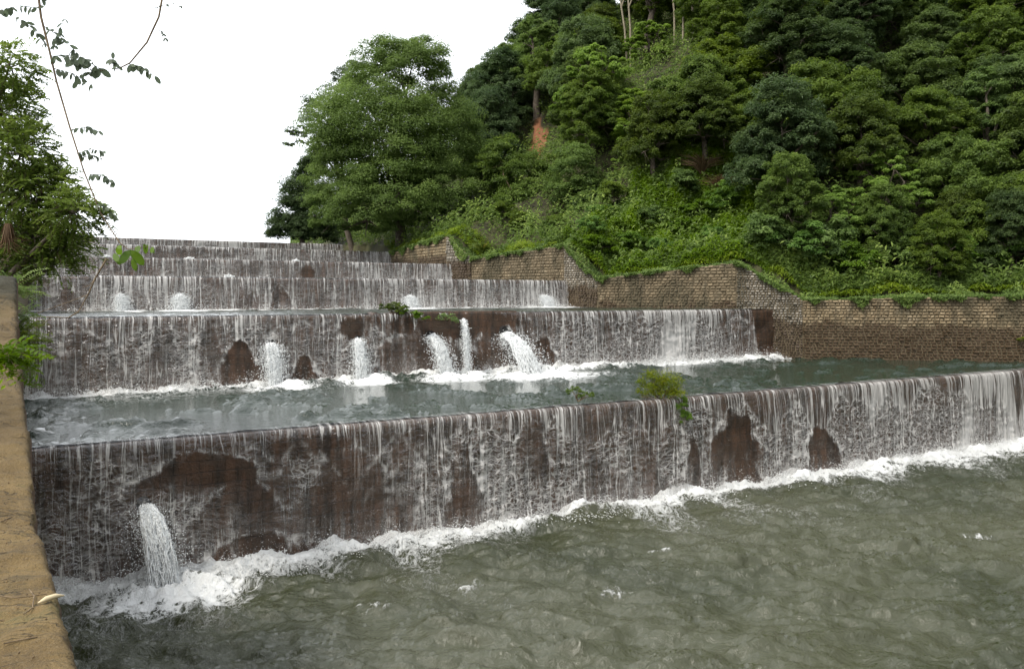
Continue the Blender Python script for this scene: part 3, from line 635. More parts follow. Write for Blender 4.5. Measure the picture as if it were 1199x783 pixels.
# ------------------------------------------------------------------ left bank coping and wall
E = [at(97, 860, 2.84), at(91, 783, 3.4), at(51, 640, 5.05), at(41, 608, 5.66), at(36, 560, 6.4), at(34, 524, 7.0), at(29, 480, 7.9), at(23, 432, 9.0), at(20, 380, 10.0), at(18.5, 326, 11.0), at(17, 323, 12.0)]
E = [Vector((.9, -3.5, 4.6)), Vector((-.6, 1.0, 4.6))] + E
Ex = np.array([[p.x, p.y, p.z] for p in E]); ts = np.concatenate([[0], np.cumsum(np.linalg.norm(np.diff(Ex, axis=0), axis=1))])
tt = np.arange(0, ts[-1], .03); C3 = np.stack([np.interp(tt, ts, Ex[:, i]) for i in range(3)], -1)
for i in range(3): C3[:, i] = np.convolve(np.pad(C3[:, i], 8, mode='edge'), np.ones(17) / 17, 'valid')
lat = np.concatenate([[0, 0, 0, 0, 0], np.linspace(0, 1, 40) ** 1.2 * 2.6]); drop = np.array([7, 4, .8, .10, .022] + [0] * 40, float)
Pg = C3[:, None] + np.array([-A[0], -A[1], 0])[None, None] * lat[None, :, None]
Pg[..., 2] -= drop[None, :]; Pg[..., 2] += (lat[None] > 0) * (.02 * fbm(Pg[..., 0] * 1.3, Pg[..., 1] * 1.3, 4, 2) + .022 * fbm(Pg[..., 0] * 5, Pg[..., 1] * 5, 4, 8))
jag = .028 * fbm(C3[:, 1] * 1.7, C3[:, 1] * 0, 3, 6) + .012 * fbm(C3[:, 1] * 9, C3[:, 1] * 0, 3, 7); wgt = np.exp(-lat / .15)
Pg[..., 0] += jag[:, None] * wgt[None]
Pg[:, 4:6, 2] -= .025; Pg[:, :4, 0] += .02
side = np.broadcast_to((np.arange(45) < 4).astype(float), Pg.shape[:2])
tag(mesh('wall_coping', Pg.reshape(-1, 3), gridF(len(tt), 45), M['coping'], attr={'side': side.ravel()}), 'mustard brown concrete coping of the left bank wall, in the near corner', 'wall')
# the far part of the left bank wall, stepping up beside the weirs
mb = MB()
for k, (va, vb, zt) in enumerate([(12.3, 19.9, 4.7), (19.9, 29.8, 5.65), (29.8, 40.2, 7.2), (40.2, 51, 8.5), (51, 61, 9.8), (61, 73, 10.95)]):
    ua, ub = float(uL(va + .01)), float(uL(vb - .01))
    if k == 0: ua = -1.0
    c = [uv2xy(ua, va), uv2xy(ub, vb), uv2xy(ub - 1.0, vb), uv2xy(ua - 1.0, va)]
    V = [(x, y, -1.2) for x, y in c] + [(x, y, zt) for x, y in c]
    mb.add(V, [(0, 1, 5, 4), (1, 2, 6, 5), (2, 3, 7, 6), (3, 0, 4, 7), (4, 5, 6, 7)])
tag(mb.build('bank_wall', M['mortar'], smooth=False), 'dark stepped bank wall under the foliage on the far left', 'wall')

# ------------------------------------------------------------------ trees
def rand_dir(m):
    d = rng.normal(size=(m, 3)); return d / np.linalg.norm(d, axis=1)[:, None]
def crown_leaves(lobes, nclump, nleaf, ls, lw, flat=.55, csize=.34, up=.7, seedt=0, hang=0.0):
    """lobes: (centre, radii); clumps on each lobe's shell, leaves packed over the top of each clump"""
    V = []; tints = []; vol = np.array([max(r) ** 2 for c, r in lobes]); vol = vol / vol.sum()
    for (c, r), sh in zip(lobes, vol):
        r = np.array(r, float); m = max(6, int(nclump * sh)); d = rand_dir(m * 2); d = d[d[:, 2] > -.55][:m]; m = len(d)
        cc = np.array(c) + d * r * rng.uniform(.62, 1.04, (m, 1)); cs = csize * r.mean() * rng.uniform(.6, 1.35, m)
        nl = max(10, int(nleaf * sh / m)); tn = rng.uniform(0, 1, m)
        dd = rand_dir(m * nl).reshape(m, nl, 3); dd[..., 2] = np.abs(dd[..., 2]) * 1.0 - .25 * (rng.uniform(size=(m, nl)) < .35)
        rr = rng.uniform(.55, 1.08, (m, nl, 1)); pos = cc[:, None] + dd * rr * cs[:, None, None] * np.array([1, 1, flat])
        nrm = dd * .7 + np.array([0, 0, up]) + d[:, None] * .35 + rng.normal(size=(m, nl, 3)) * .38
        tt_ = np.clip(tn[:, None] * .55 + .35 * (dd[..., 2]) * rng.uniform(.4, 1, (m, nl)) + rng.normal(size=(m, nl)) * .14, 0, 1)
        P_ = pos.reshape(-1, 3); T = None
        if hang: T = rng.normal(size=P_.shape) * .6 + np.array([0, 0, -hang])
        v_, _ = leaves(P_, nrm.reshape(-1, 3), ls * rng.uniform(.7, 1.3, len(P_)), lw * rng.uniform(.7, 1.3, len(P_)), T, .12)
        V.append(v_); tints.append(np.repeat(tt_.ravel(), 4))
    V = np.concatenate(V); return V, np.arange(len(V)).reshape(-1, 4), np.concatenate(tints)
def limbs(mb, lobes, base, r0, fork):
    """trunk to the fork, then a bent limb into each lobe with side twigs"""
    base = np.array(base, float); fork = np.array(fork, float)
    mid = (base + fork) / 2 + rng.normal(size=3) * .04 * np.linalg.norm(fork - base) * np.array([1, 1, 0])
    tube(mb, [base, base * .7 + mid * .3, mid, fork * .6 + mid * .4, fork], [r0 * 1.35, r0, r0 * .85, r0 * .72, r0 * .6], 9)
    for c, r in lobes:
        c = np.array(c, float); q = (fork + c) / 2 + rng.normal(size=3) * .12 * np.linalg.norm(c - fork)
        tube(mb, [fork - (fork - base) * .05, q, c], [r0 * .5, r0 * .28, r0 * .1], 6)
        for _ in range(4):
            e = c + rand_dir(1)[0] * np.array(r) * .8; tube(mb, [q * .4 + c * .6, (q + e) / 2 * .5 + c * .5, e], [r0 * .16, r0 * .1, r0 * .03], 5)
def tree_parts(root, lobes, base, r0, fork, lm, nclump, nleaf, ls, lw, bm='bark', **k):
    mb = MB(); limbs(mb, lobes, base, r0, fork); mb.build('trunk', M[bm], root)
    V, F, t = crown_leaves(lobes, nclump, nleaf, ls, lw, **k)
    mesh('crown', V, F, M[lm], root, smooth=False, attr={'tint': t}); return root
def lobe_set(kind, Rr, H):
    L = []
    if kind == 'spread':                                          # layered, flat-topped
        for k in range(14):
            a = k * 2.4 + rng.uniform(-.5, .5); f = (k + .5) / 14; d = Rr * .85 * math.sqrt(1 - .9 * f * f) * rng.uniform(.5, 1.1); L.append(((d * math.cos(a), d * math.sin(a), H * (.25 + .68 * f) + rng.uniform(-.5, .5)), (Rr * rng.uniform(.34, .5), Rr * rng.uniform(.34, .5), Rr * rng.uniform(.24, .34))))
        L.append(((0, 0, H), (Rr * .45, Rr * .45, Rr * .25)))
    elif kind == 'round':
        for k in range(11):
            a = k * 2.4 + rng.uniform(-.5, .5); f = (k + .5) / 11; d = Rr * .68 * math.sqrt(1 - .85 * f * f) * rng.uniform(.6, 1.15); L.append(((d * math.cos(a), d * math.sin(a), H * (.2 + .62 * f)), (Rr * .46, Rr * .46, Rr * .40)))
        L.append(((0, 0, H * .92), (Rr * .6, Rr * .6, Rr * .5)))
    elif kind == 'tall':
        for k in range(6):
            a = k * 2.2; d = Rr * rng.uniform(.15, .45); L.append(((d * math.cos(a), d * math.sin(a), H * (.42 + .1 * k)), (Rr * .5, Rr * .5, Rr * .5)))
    else:                                                         # bush
        for k in range(5):
            a = k * 1.26 + rng.uniform(-.5, .5); d = Rr * rng.uniform(.2, .6); L.append(((d * math.cos(a), d * math.sin(a), H * rng.uniform(.3, .6)), (Rr * .5, Rr * .5, H * .42)))
    return L
protos = {}
def proto(key, kind, Rr, H, lm, nclump, nleaf, ls, lw, bm='bark', **k):
    L = lobe_set(kind, Rr, H); root = empty('tree' if kind != 'bush' else 'shrub', (0, 0, 0))
    tree_parts(root, L, (0, 0, -1.2), .045 * H if kind != 'bush' else .05, (0, 0, H * .38), lm, nclump, nleaf, ls, lw, bm, **k)
    protos.setdefault(key, []).append([root, False])
for s_ in range(3):
    proto('spread', 'spread', 3.4, 5.0, ['leaf_dark', 'leaf_mid', 'leaf_mid'][s_], 300, 52000, .20, .085, flat=.85, csize=.40)
    proto('round', 'round', 3.0, 5.8, ['leaf_dark', 'leaf_mid', 'leaf_blue'][s_], 280, 48000, .185, .08, flat=.95, csize=.32)
for s_ in range(2):
    proto('tall', 'tall', 2.4, 8.0, ['leaf_mid', 'leaf_olive'][s_], 130, 17000, .21, .085, flat=.8, csize=.3)
    proto('light', 'spread', 2.4, 4.6, 'leaf_light', 140, 17000, .22, .09, flat=.6, csize=.34)
    proto('bush', 'bush', 1.5, 1.9, ['leaf_mid', 'leaf_fern'][s_], 45, 4200, .17, .075, flat=.7, csize=.42)
    proto('fernbush', 'bush', 1.2, 1.1, 'leaf_fern', 40, 3600, .20, .05, flat=.7, csize=.45)
def place(key, x, y, sc, label, cat='tree', group=None, z=None, idx=None, rz=None):
    lst = protos[key]; p = lst[(idx if idx is not None else random.randrange(len(lst))) % len(lst)]
    zz = float(ground(np.array(x), np.array(y))) if z is None else z; rz = random.uniform(0, 6.28) if rz is None else rz
    s3 = (sc, sc, sc * random.uniform(.9, 1.15))
    if not p[1]: o = p[0]; p[1] = True; o.location = (x, y, zz); o.rotation_euler = (0, 0, rz); o.scale = s3
    else: o = copy_thing(p[0], (x, y, zz), rz, s3)
    for a in ('group', 'label', 'category'):
        if a in o: del o[a]
    tag(o, label, cat, group); return o
def px_of(x, y, z): return CX + FOC * x / y, HY - FOC * (z - EYE) / y
def ground_at(px, Y): x = (px - CX) / FOC * Y; return x, Y, float(ground(np.array(x), np.array(Y)))
def hit(px, py):                                                  # first ground point seen through a pixel
    for Y in np.arange(38, 200, .5):
        x = (px - CX) / FOC * Y
        u, v = xy2uv(x, Y)
        if u > uR(v) + .6 and ground(np.array(x), np.array(Y)) > EYE + (HY - py) / FOC * Y: return x, Y
    return None
# forest: best-candidate scatter over the slope seen by the camera
pts = []
cand = rng.uniform(size=(9000, 2)); cand[:, 0] = cand[:, 0] * 75 + 24; cand[:, 1] = cand[:, 1] * 110 + 8
for u, v in cand:
    x, y = uv2xy(u, v)
    d = u - uR(v)
    if y < 30 or d < 2.0: continue
    dd = float(dist_poly(np.array(u), np.array(v)))
    if dd < 1.7: continue
    z = float(ground(np.array(x), np.array(y))); px, py = px_of(x, y, z)
    if px < 545 or px > 1290 or py < -70: continue
    if v > 108: continue
    # open bright fern slope, red scar
    if 680 < px < 868 and py > 215 + (px < 740) * -10 and dd < 12: continue
    if 520 < px < 690 and py > 150 and dd < 13: continue
    if abs(px - 632) < 46 and 135 < py < 330: continue
    if (abs(px - 734) < 26 or abs(px - 798) < 34) and 15 < py < 160: continue
    sp = 2.7 + .018 * (y - 40) + .028 * dd
    if all((x - a) ** 2 + (y - b_) ** 2 > sp ** 2 for a, b_, *_ in pts): pts.append((x, y, px, py, dd))
pts.sort(key=lambda p: p[1]); pts = pts[:275]
print('forest trees', len(pts))
plan = []
for x, y, px, py, dd in pts:
    r_ = random.random()
    key = 'spread' if r_ < .38 else 'round' if r_ < .85 else 'tall' if r_ < .93 else 'light'
    if px < 660: key = 'round' if r_ < .8 else 'tall'
    sc = random.uniform(.70, 1.05) * (1 + .006 * (y - 40))
    if dd < 5: sc *= .72; key = 'round' if px > 860 and r_ < .7 else 'spread' if key == 'tall' else key
    zone = 'low' if dd < 12 else 'midway' if dd < 28 else 'high'
    side = 'by the skyline' if px < 640 else 'near the red scar' if px < 700 else 'left above the ferns' if px < 780 else 'right above the ferns' if px < 880 else 'above the grey end wall' if px < 980 else 'above the tan wall' if px < 1090 else 'by the right edge'
    nm = {'spread': 'broad layered tree', 'round': 'dark round tree', 'tall': 'slim tree', 'light': 'light green young tree'}[key]
    plan.append((nm, zone, side, key, x, y, px, py, sc))
ORD = ['leftmost', 'second from left', 'third from left', 'fourth from left', 'fifth from left', 'sixth from left', 'seventh from left', 'eighth from left', 'ninth from left', 'tenth from left', 'eleventh from left', 'twelfth from left']
sets = {}
for q in plan: sets.setdefault(q[:3], []).append(q)
for (nm, zone, side), qs in sets.items():
    qs.sort(key=lambda q: q[6])
    for i, q in enumerate(qs):
        place(q[3], q[4], q[5], q[8], nm + ' ' + zone + ' on the slope ' + side + (', ' + ORD[i] if 1 < len(qs) <= 12 else ''), 'tree', nm + 's on the forested slope')
# trees one can pick out
def special(px, py_base, Y, key, sc, label, idx=0): 
    x, y, z = ground_at(px, Y); place(key, x, y, sc, label, 'tree', idx=idx)
special(695, 0, 62, 'light', 1.25, 'bright light green tree in the middle of the slope, right of the red earth scar')
special(1112, 0, 62, 'light', .9, 'yellowish green small tree high among dark crowns at the upper right', 1)
special(1040, 0, 44.5, 'light', .85, 'bright green low tree hanging over the wall, front of the dark thicket')
special(975, 0, 43.5, 'light', .6, 'small bright green shrubby tree left of the larger one over the wall', 1)
special(1185, 0, 42.5, 'spread', .8, 'dark tree at the right edge of the photo above the tan wall', 1)
special(740, 0, 60, 'light', 1.0, 'light green tree under the dark crowns above the fern slope', 1)
special(588, 0, 80, 'round', 1.35, 'dark blue-green tree on the skyline right of the big round tree', 2)
special(575, 0, 74, 'round', 1.1, 'dark tree squeezed against the right side of the big round tree', 2)
special(640, 0, 96, 'round', 1.45, 'highest dark tree on the skyline above the red earth scar', 2)
special(585, 0, 64, 'bush', 1.9, 'low dark bush between the big round tree and the sapling', 0)
# big rounded tree
def hero(name, Y, lobes_px, base_px, r0, lm, nclump, nleaf, ls, lw, label, fork_px=None, bm='bark', depth=.8, **k):
    bx = at(base_px[0], base_px[1], Y); root = empty(name, tuple(bx)); L = []
    for (px, py, rx, ry, dy) in lobes_px:
        c = at(px, py, Y + dy) - bx; s = (Y + dy) / FOC; L.append(((c.x, c.y, c.z), (rx * s, (rx + ry) / 2 * s * depth, ry * s)))
    f = at(*(fork_px or (base_px[0], base_px[1] - 60)), Y) - bx
    tree_parts(root, L, (0, 0, -1.5), r0, tuple(f), lm, nclump, nleaf, ls, lw, bm, **k); tag(root, label, 'tree'); return root
hero('tree', 66, [(470, 105, 62, 62, 0), (482, 78, 46, 34, 0), (450, 200, 60, 60, 1), (448, 165, 92, 60, -2), (515, 175, 52, 70, 1), (400, 215, 45, 60, -1), (455, 235, 70, 48, -4), (520, 235, 50, 42, -2), (390, 250, 34, 34, -1), (430, 120, 40, 40, 2), (425, 262, 40, 20, -4)],
     (468, 300), .55, 'leaf_olive', 1100, 270000, .20, .08, 'huge rounded olive-green tree against the white sky at the head of the bank', (462, 230), csize=.27, flat=.85)
hero('tree', 72, [(392, 128, 34, 28, 0), (372, 155, 30, 24, 0), (350, 163, 18, 12, 0), (415, 90, 26, 22, 0)], (420, 300), .3, 'leaf_grey', 140, 15000, .22, .09, 'thin grey-green tree peeping out left behind the big round tree', (400, 210), csize=.3, flat=.6)
hero('tree', 75, [(352, 232, 22, 26, 0), (338, 258, 22, 20, 0), (365, 205, 18, 22, 0), (372, 250, 22, 30, 0), (334, 273, 20, 12, 0), (355, 272, 24, 16, 0), (375, 275, 20, 16, 0)], (352, 296), .3, 'leaf_blue', 300, 60000, .22, .10, 'small dark tree standing at the left foot of the big round tree', (352, 262), csize=.42, flat=1.0)
hero('tree', 61, [(618, 218, 38, 36, 0), (588, 188, 24, 30, 1), (650, 205, 28, 28, 1), (610, 245, 34, 22, -1)], (627, 291), .10, 'leaf_mid', 260, 34000, .19, .07, 'feathery young tree with thin bare stems above the third weir wall', (606, 235), bm='twig', csize=.3, flat=.7, hang=.3)
hero('tree', 57, [(672, 210, 26, 44, 0), (690, 235, 28, 32, 0), (665, 255, 25, 25, 0), (715, 225, 22, 25, 2)], (672, 296), .08, 'leaf_mid', 200, 26000, .18, .07, 'airy sapling thicket beside the dark-capped end wall', (672, 260), bm='twig', csize=.3, flat=.75)
# pale trunks high on the slope
for i, (pxs, Y) in enumerate([((722, 735), 92), ((736, 738), 91), ((786, 790), 96), ((797, 800), 96), ((808, 811), 97)]):
    mb = MB(); h_ = hit(pxs[1], 82 if i < 2 else 50); Y = h_[1] if h_ else Y; x, y, z = ground_at(pxs[1], Y); root = empty('tree', (x, y, z)); top = at(pxs[0] - 3, -60, Y); top = np.array([top.x - x, 0, top.z - z])
    tube(mb, [(0, 0, -1), top * .33 + np.array([.15, 0, 0]), top * .66, top], [.11, .095, .075, .05], 8); tube(mb, [top * .5, top * .7 + np.array([1.1, 0, .2]), top * .95 + np.array([1.5, .3, 0])], [.09, .06, .03], 6)
    mb.build('trunk', M['bark_pale'], root)
    V, F, t = crown_leaves([(tuple(top), (2.2, 2.2, 1.8)), (tuple(top + np.array([1.4, .3, -1])), (1.4, 1.4, 1.1))], 40, 4000, .22, .08)
    mesh('crown', V, F, M['leaf_olive'], root, smooth=False, attr={'tint': t})
    tag(root, ['leaning bare pale trunk at the top of the slope, leftmost of five', 'upright pale trunk crossing the leaning one at the top of the slope', 'first of three thin pale trunks at the top edge', 'middle of three thin pale trunks at the top edge', 'last of three thin pale trunks at the top edge'][i], 'tree', 'bare pale trunks at the top of the slope')

# undergrowth over all the visible slope, ferns on the open part, grass along the wall tops
def scatter_leaves(name, m, pick, hgt, ls, lw, mt, tilt=.5, clump=1.0, T=None, hang=0):
    P_ = []; 
    while sum(len(p) for p in P_) < m:
        u = rng.uniform(22, 100, 60000); v = rng.uniform(5, 110, 60000); x, y = uv2xy(u, v); d = dist_poly(u, v)
        z = ground(x, y); px = CX + FOC * x / np.maximum(y, 1); py = HY - FOC * (z - EYE) / np.maximum(y, 1)
        ok = (d > .6) & (y > 30) & (px > 330) & (px < 1300) & (py > -80) & pick(px, py, d, v); cl = fbm(u * .6, v * .6, 3, 77)
        x, y, z, cl = x[ok], y[ok], z[ok], cl[ok]; hh = rng.uniform(0, 1, len(x)) ** .6 * hgt * np.clip(.55 + cl * clump, .12, 1.6)
        P_.append(np.stack([x, y, z + hh, np.clip(.45 + .5 * cl, 0, 1)], -1))
    P_ = np.concatenate(P_)[:m]; n3 = np.array([-.45, -.45, 1.0]) * np.array([1, 1, 1]) + rng.normal(size=(m, 3)) * tilt
    Tt = None if not hang else rng.normal(size=(m, 3)) * .5 + np.array([-.3, -.3, hang])
    V, F = leaves(P_[:, :3], n3, ls * rng.uniform(.6, 1.4, m), lw * rng.uniform(.6, 1.4, m), Tt, .2)
    t = np.clip(P_[:, 3] + rng.normal(size=m) * .2, 0, 1)
    return tag(mesh(name, V, F, mt, smooth=False, attr={'tint': np.repeat(t, 4)}), kind='stuff')
notred = lambda px, py: ~((np.abs(px - 630 + 3 * np.sin(py * .4)) < 8) & (py > 140) & (py < 180))
scatter_leaves('undergrowth', 240000, lambda px, py, d, v: notred(px, py) & (v < 112) & (px > 340), 1.9, .28, .12, M['leaf_mid'])
scatter_leaves('ferns', 90000, lambda px, py, d, v: (px > 660) & (px < 900) & (d < 14) & notred(px, py) & (v < 42), .9, .24, .07, M['leaf_fern'], clump=1.2)
scatter_leaves('wall_top_grass', 26000, lambda px, py, d, v: (d < 1.7) & (px > 450), .45, .34, .035, M['leaf_light'], hang=.9)
scatter_leaves('wall_top_shrubs', 60000, lambda px, py, d, v: (d < 3.2) & (d > .7) & (px > 640), .9, .2, .08, M['leaf_mid'])
# weeds rooted along the tops of the walls
P_ = []
for p, q, *_ in segs:
    (ua, va, za), (ub, vb, zb) = RW[p], RW[q]
    if p == 3: ua, va, za = ua + 6.0, va - 5.2, za
    ax, ay = uv2xy(ua, va); bx, by = uv2xy(ub, vb); L_ = math.hypot(bx - ax, by - ay); nx, ny = -(by - ay) / L_, (bx - ax) / L_
    if nx * A[0] + ny * A[1] < 0: nx, ny = -nx, -ny
    m_ = int(L_ * 620); t = rng.uniform(0, 1, m_); o_ = rng.uniform(.12, 1.5, m_); cl = fbm(t * L_ * .7 + 31 * p, o_ * .8, 3, 14)
    hh = rng.uniform(0, 1, m_) * np.clip(.32 + .5 * cl, .05, 1.0) * np.clip(o_ * 1.3, .2, 1)
    P_.append(np.stack([ax + (bx - ax) * t + nx * o_, ay + (by - ay) * t + ny * o_, za + (zb - za) * t + hh + .02, np.clip(.5 + cl * .6, 0, 1)], -1))
    m_ = int(L_ * 300); t = rng.uniform(0, 1, m_); cl = np.clip(fbm(t * L_ * .5 + 17 * p, t * 0, 3, 24) + .12, 0, 1); o_ = -rng.uniform(.06, .2, m_)
    P_.append(np.stack([ax + (bx - ax) * t + nx * o_, ay + (by - ay) * t + ny * o_, za + (zb - za) * t + .12 - rng.uniform(0, 1, m_) ** 1.5 * cl * .8, np.clip(.4 + cl * .5, 0, 1)], -1)[cl > .08])
P_ = np.concatenate(P_); m_ = len(P_)
V, F = leaves(P_[:, :3], np.array([-.5, -.5, .8]) + rng.normal(size=(m_, 3)) * .6, .2 * rng.uniform(.5, 1.5, m_), .06 * rng.uniform(.6, 1.4, m_), rng.normal(size=(m_, 3)) * .7 + np.array([-.2, -.2, .5]), .25)
tag(mesh('wall_top_weeds', V, F, M['leaf_mid'], smooth=False, attr={'tint': np.repeat(np.clip(P_[:, 3] + rng.normal(size=m_) * .2, 0, 1), 4)}), kind='stuff')
# shrubs on the open slope
cnt = 0; rows = {}
for px, py in sorted([(700, 262), (730, 275), (760, 268), (790, 282), (815, 262), (835, 285), (745, 300), (780, 300), (705, 298), (850, 255), (720, 245), (860, 300), (800, 240), (690, 280)]):
    h_ = hit(px, py); rw = 'lower row just above the wall' if py > 280 else 'middle row' if py > 262 else 'upper row by the dark trees'; rows[rw] = rows.get(rw, -1) + 1
    if h_: place('fernbush' if cnt % 3 else 'bush', h_[0], h_[1], random.uniform(.7, 1.1), 'bright low shrub on the fern slope, ' + rw + ', ' + ORD[rows[rw]], 'shrub', 'bright shrubs on the fern slope'); cnt += 1
for i, (px, Y) in enumerate([(900, 42.2), (930, 42), (960, 42.2), (1000, 42), (1070, 41.8), (1110, 42), (1150, 41.6), (1190, 41.5), (1230, 41.5)]):
    x, y, z = ground_at(px, Y); place('bush', x, y, random.uniform(1.0, 1.5), 'green bush at the forest foot just above the tan wall, ' + ORD[i], 'shrub', 'bushes along the top of the tan wall', idx=cnt)
    cnt += 1
for i, (px, Y) in enumerate([(530, 62), (565, 59), (590, 57), (610, 56), (640, 54), (655, 53)]):
    x, y, z = ground_at(px, Y); place('bush', x, y, random.uniform(.6, .9), 'green bush on the grassy top of the dark coursed wall, ' + ORD[i], 'shrub', 'bushes along the dark coursed wall', idx=0)
# dry tussocks
def tussock(p, n_, h, lm, label, cat='grass clump', spread=.5, w_=.03, up=1.0, name='grass_clump', group=None):
    p = Vector(p); m = n_; a = rng.uniform(0, 6.28, m); l = h * rng.uniform(.5, 1.1, m); sp = rng.uniform(0, spread, m); mb = MB()
    for i in range(m):
        d = np.array([math.cos(a[i]), math.sin(a[i]), 0]); q = [np.zeros(3) + d * .05, d * sp[i] * .5 * h + np.array([0, 0, l[i] * .6 * up]), d * sp[i] * 1.3 * h + np.array([0, 0, l[i] * .75 * up])]
        tube(mb, q, [w_, w_ * .7, w_ * .15], 3, float(rng.uniform(0, 1)))
    o = mb.build(name, M[lm]); o.location = p; tag(o, label, cat, group); return o
for (px, py, lab) in [(822, 215, 'dry brown grass tussock on the slope, left of its twin'), (848, 232, 'dry brown grass tussock on the slope, right of its twin'), (565, 298, 'yellowish grass tussock on the top of the dark coursed wall')]:
    h_ = hit(px, py); 
    if h_: tussock((h_[0], h_[1], float(ground(np.array(h_[0]), np.array(h_[1])))), 260, 1.6 if px > 700 else .9, 'leaf_dry' if px > 700 else 'leaf_yellow', lab, spread=.9)

# ------------------------------------------------------------------ plants on the crests
def plant(px, py, Y, lobes, lm, nleaf, ls, lw, label, name='shrub', cat='shrub', **k):
    b0 = at(px, py, Y); root = empty(name, tuple(b0)); s = Y / FOC; L = [(((a - px) * s, dy, (py - c) * s), (rx * s, (rx + ry) / 2 * s, ry * s)) for a, c, rx, ry, dy in lobes]
    mb = MB()
    for c, r in L:
        for _ in range(7): e = np.array(c) + rand_dir(1)[0] * np.array(r) * .8; tube(mb, [(0, 0, 0), np.array(c) * .5 + rng.normal(size=3) * .02, e], [.012, .008, .004], 4)
    mb.build('stem', M['twig'], root); V, F, t = crown_leaves(L, 14 * len(L), nleaf, ls, lw, **k)
    mesh('foliage', V, F, M[lm], root, smooth=False, attr={'tint': t}); tag(root, label, cat); return root
Y1 = lambda px: on_weir(px, VW[1] + .2)[1]; Y2 = lambda px: on_weir(px, VW[2] + .1)[1]
plant(775, 470, Y1(775), [(758, 453, 13, 10, 0), (768, 446, 14, 10, 0), (783, 450, 16, 12, 0), (776, 460, 18, 8, 0), (792, 462, 10, 9, -.2), (753, 462, 8, 6, 0)], 'leaf_yellow', 3600, .09, .02, 'yellow-green shrub growing on the crest of the front weir', up=.3, flat=1.1, csize=.6)
plant(798, 470, Y1(798) - .35, [(797, 472, 8, 10, -.1), (801, 488, 6, 12, -.15)], 'leaf_fern', 1800, .06, .022, 'green tuft trailing down the front weir beside the yellow-green shrub', up=.2, flat=1.2)
plant(677, 470, Y1(677) + .1, [(672, 459, 10, 6, 0), (686, 462, 10, 5, 0)], 'leaf_mid', 700, .08, .02, 'small sparse green sprig on the crest of the front weir', up=.2, flat=1)
plant(465, 368, Y2(465), [(452, 360, 10, 6, 0), (466, 362, 12, 7, 0)], 'leaf_dark', 900, .12, .05, 'dark green shrub on the crest of the second weir', flat=.8)
plant(487, 372, Y2(487) - .4, [(480, 368, 12, 7, 0), (494, 372, 10, 6, 0)], 'leaf_fern', 800, .12, .045, 'bright green plant spilling over the second crest right of the dark shrub', flat=.8)
plant(525, 373, Y2(525) - .35, [(522, 373, 14, 6, 0), (530, 376, 10, 5, 0)], 'leaf_olive', 500, .09, .035, 'mossy green tuft on the bare brown top of the second weir', flat=.8)
plant(1196, 392, 38.2, [(1196, 398, 5, 4, -.1)], 'leaf_yellow', 160, .12, .05, 'small yellow-green tuft on the tan wall at the right edge')

# ------------------------------------------------------------------ left bank foliage
def feather(mb, vs, base, d, Lr, npair, ll, lw, tint):
    """a pinnate leaf: rachis with paired leaflets"""
    d = d / np.linalg.norm(d); side_ = np.cross(d, [0, 0, 1.0]) + rng.normal(size=3) * .15; side_ /= np.linalg.norm(side_)
    P_ = []; T_ = []
    for i in range(npair):
        t = (i + 1) / npair; p = base + d * Lr * t + np.array([0, 0, -.25 * Lr * t * t])
        for s in (-1, 1): P_.append(p + side_ * s * ll * .5); T_.append(side_ * s + d * .35 + np.array([0, 0, -.35]))
    tube(mb, [base, base + d * Lr * .5 + np.array([0, 0, -.06 * Lr]), base + d * Lr + np.array([0, 0, -.25 * Lr])], [.003, .002, .001], 3)
    P_ = np.array(P_); V, F = leaves(P_, np.array([0, 0, 1.0]) + rng.normal(size=P_.shape) * .45, ll * rng.uniform(.8, 1.15, len(P_)), lw * rng.uniform(.8, 1.15, len(P_)), np.array(T_), .1)
    vs.append((V, np.full(len(V), tint)))
def feather_tree(name, Y, blobs_px, base_px, lm, n_f, Lr, npair, ll, lw, label, bm='bark', r0=.12):
    bx = at(*base_px, Y); root = empty(name, tuple(bx)); b3 = np.array(bx); mb = MB(); vs = []; tw = MB()
    for (px, py, rx, ry, dy, w_) in blobs_px:
        c = np.array(at(px, py, Y + dy)); s = (Y + dy) / FOC; r = np.array([rx * s, (rx + ry) / 2 * s, ry * s])
        tube(mb, [np.zeros(3), (c - b3) * .5 + np.array([0, 0, .4]), c - b3], [r0, r0 * .5, r0 * .12], 7)
        for _ in range(max(3, int(w_ * 14))):
            e = c + rand_dir(1)[0] * r * rng.uniform(.5, 1); tube(mb, [c - b3, (c + e) / 2 - b3 + np.array([0, 0, .1]), e - b3], [r0 * .12, r0 * .07, .006], 4)
        for _ in range(int(n_f * w_)):
            d = rand_dir(1)[0]; p = c + d * r * rng.uniform(.25, 1.0) ** .6; dd = d + rng.normal(size=3) * .6 + np.array([.3, 0, -.1]); feather(tw, vs, p - b3, dd, Lr * rng.uniform(.7, 1.2), npair, ll, lw, float(np.clip(.45 + .3 * d[2] + rng.normal() * .22, 0, 1)))
    mb.build('trunk', M[bm], root); tw.build('leaf_stalks', M['twig'], root)
    V = np.concatenate([v[0] for v in vs]); mesh('crown', V, np.arange(len(V)).reshape(-1, 4), M[lm], root, smooth=False, attr={'tint': np.concatenate([v[1] for v in vs])})
    tag(root, label, 'tree'); return root
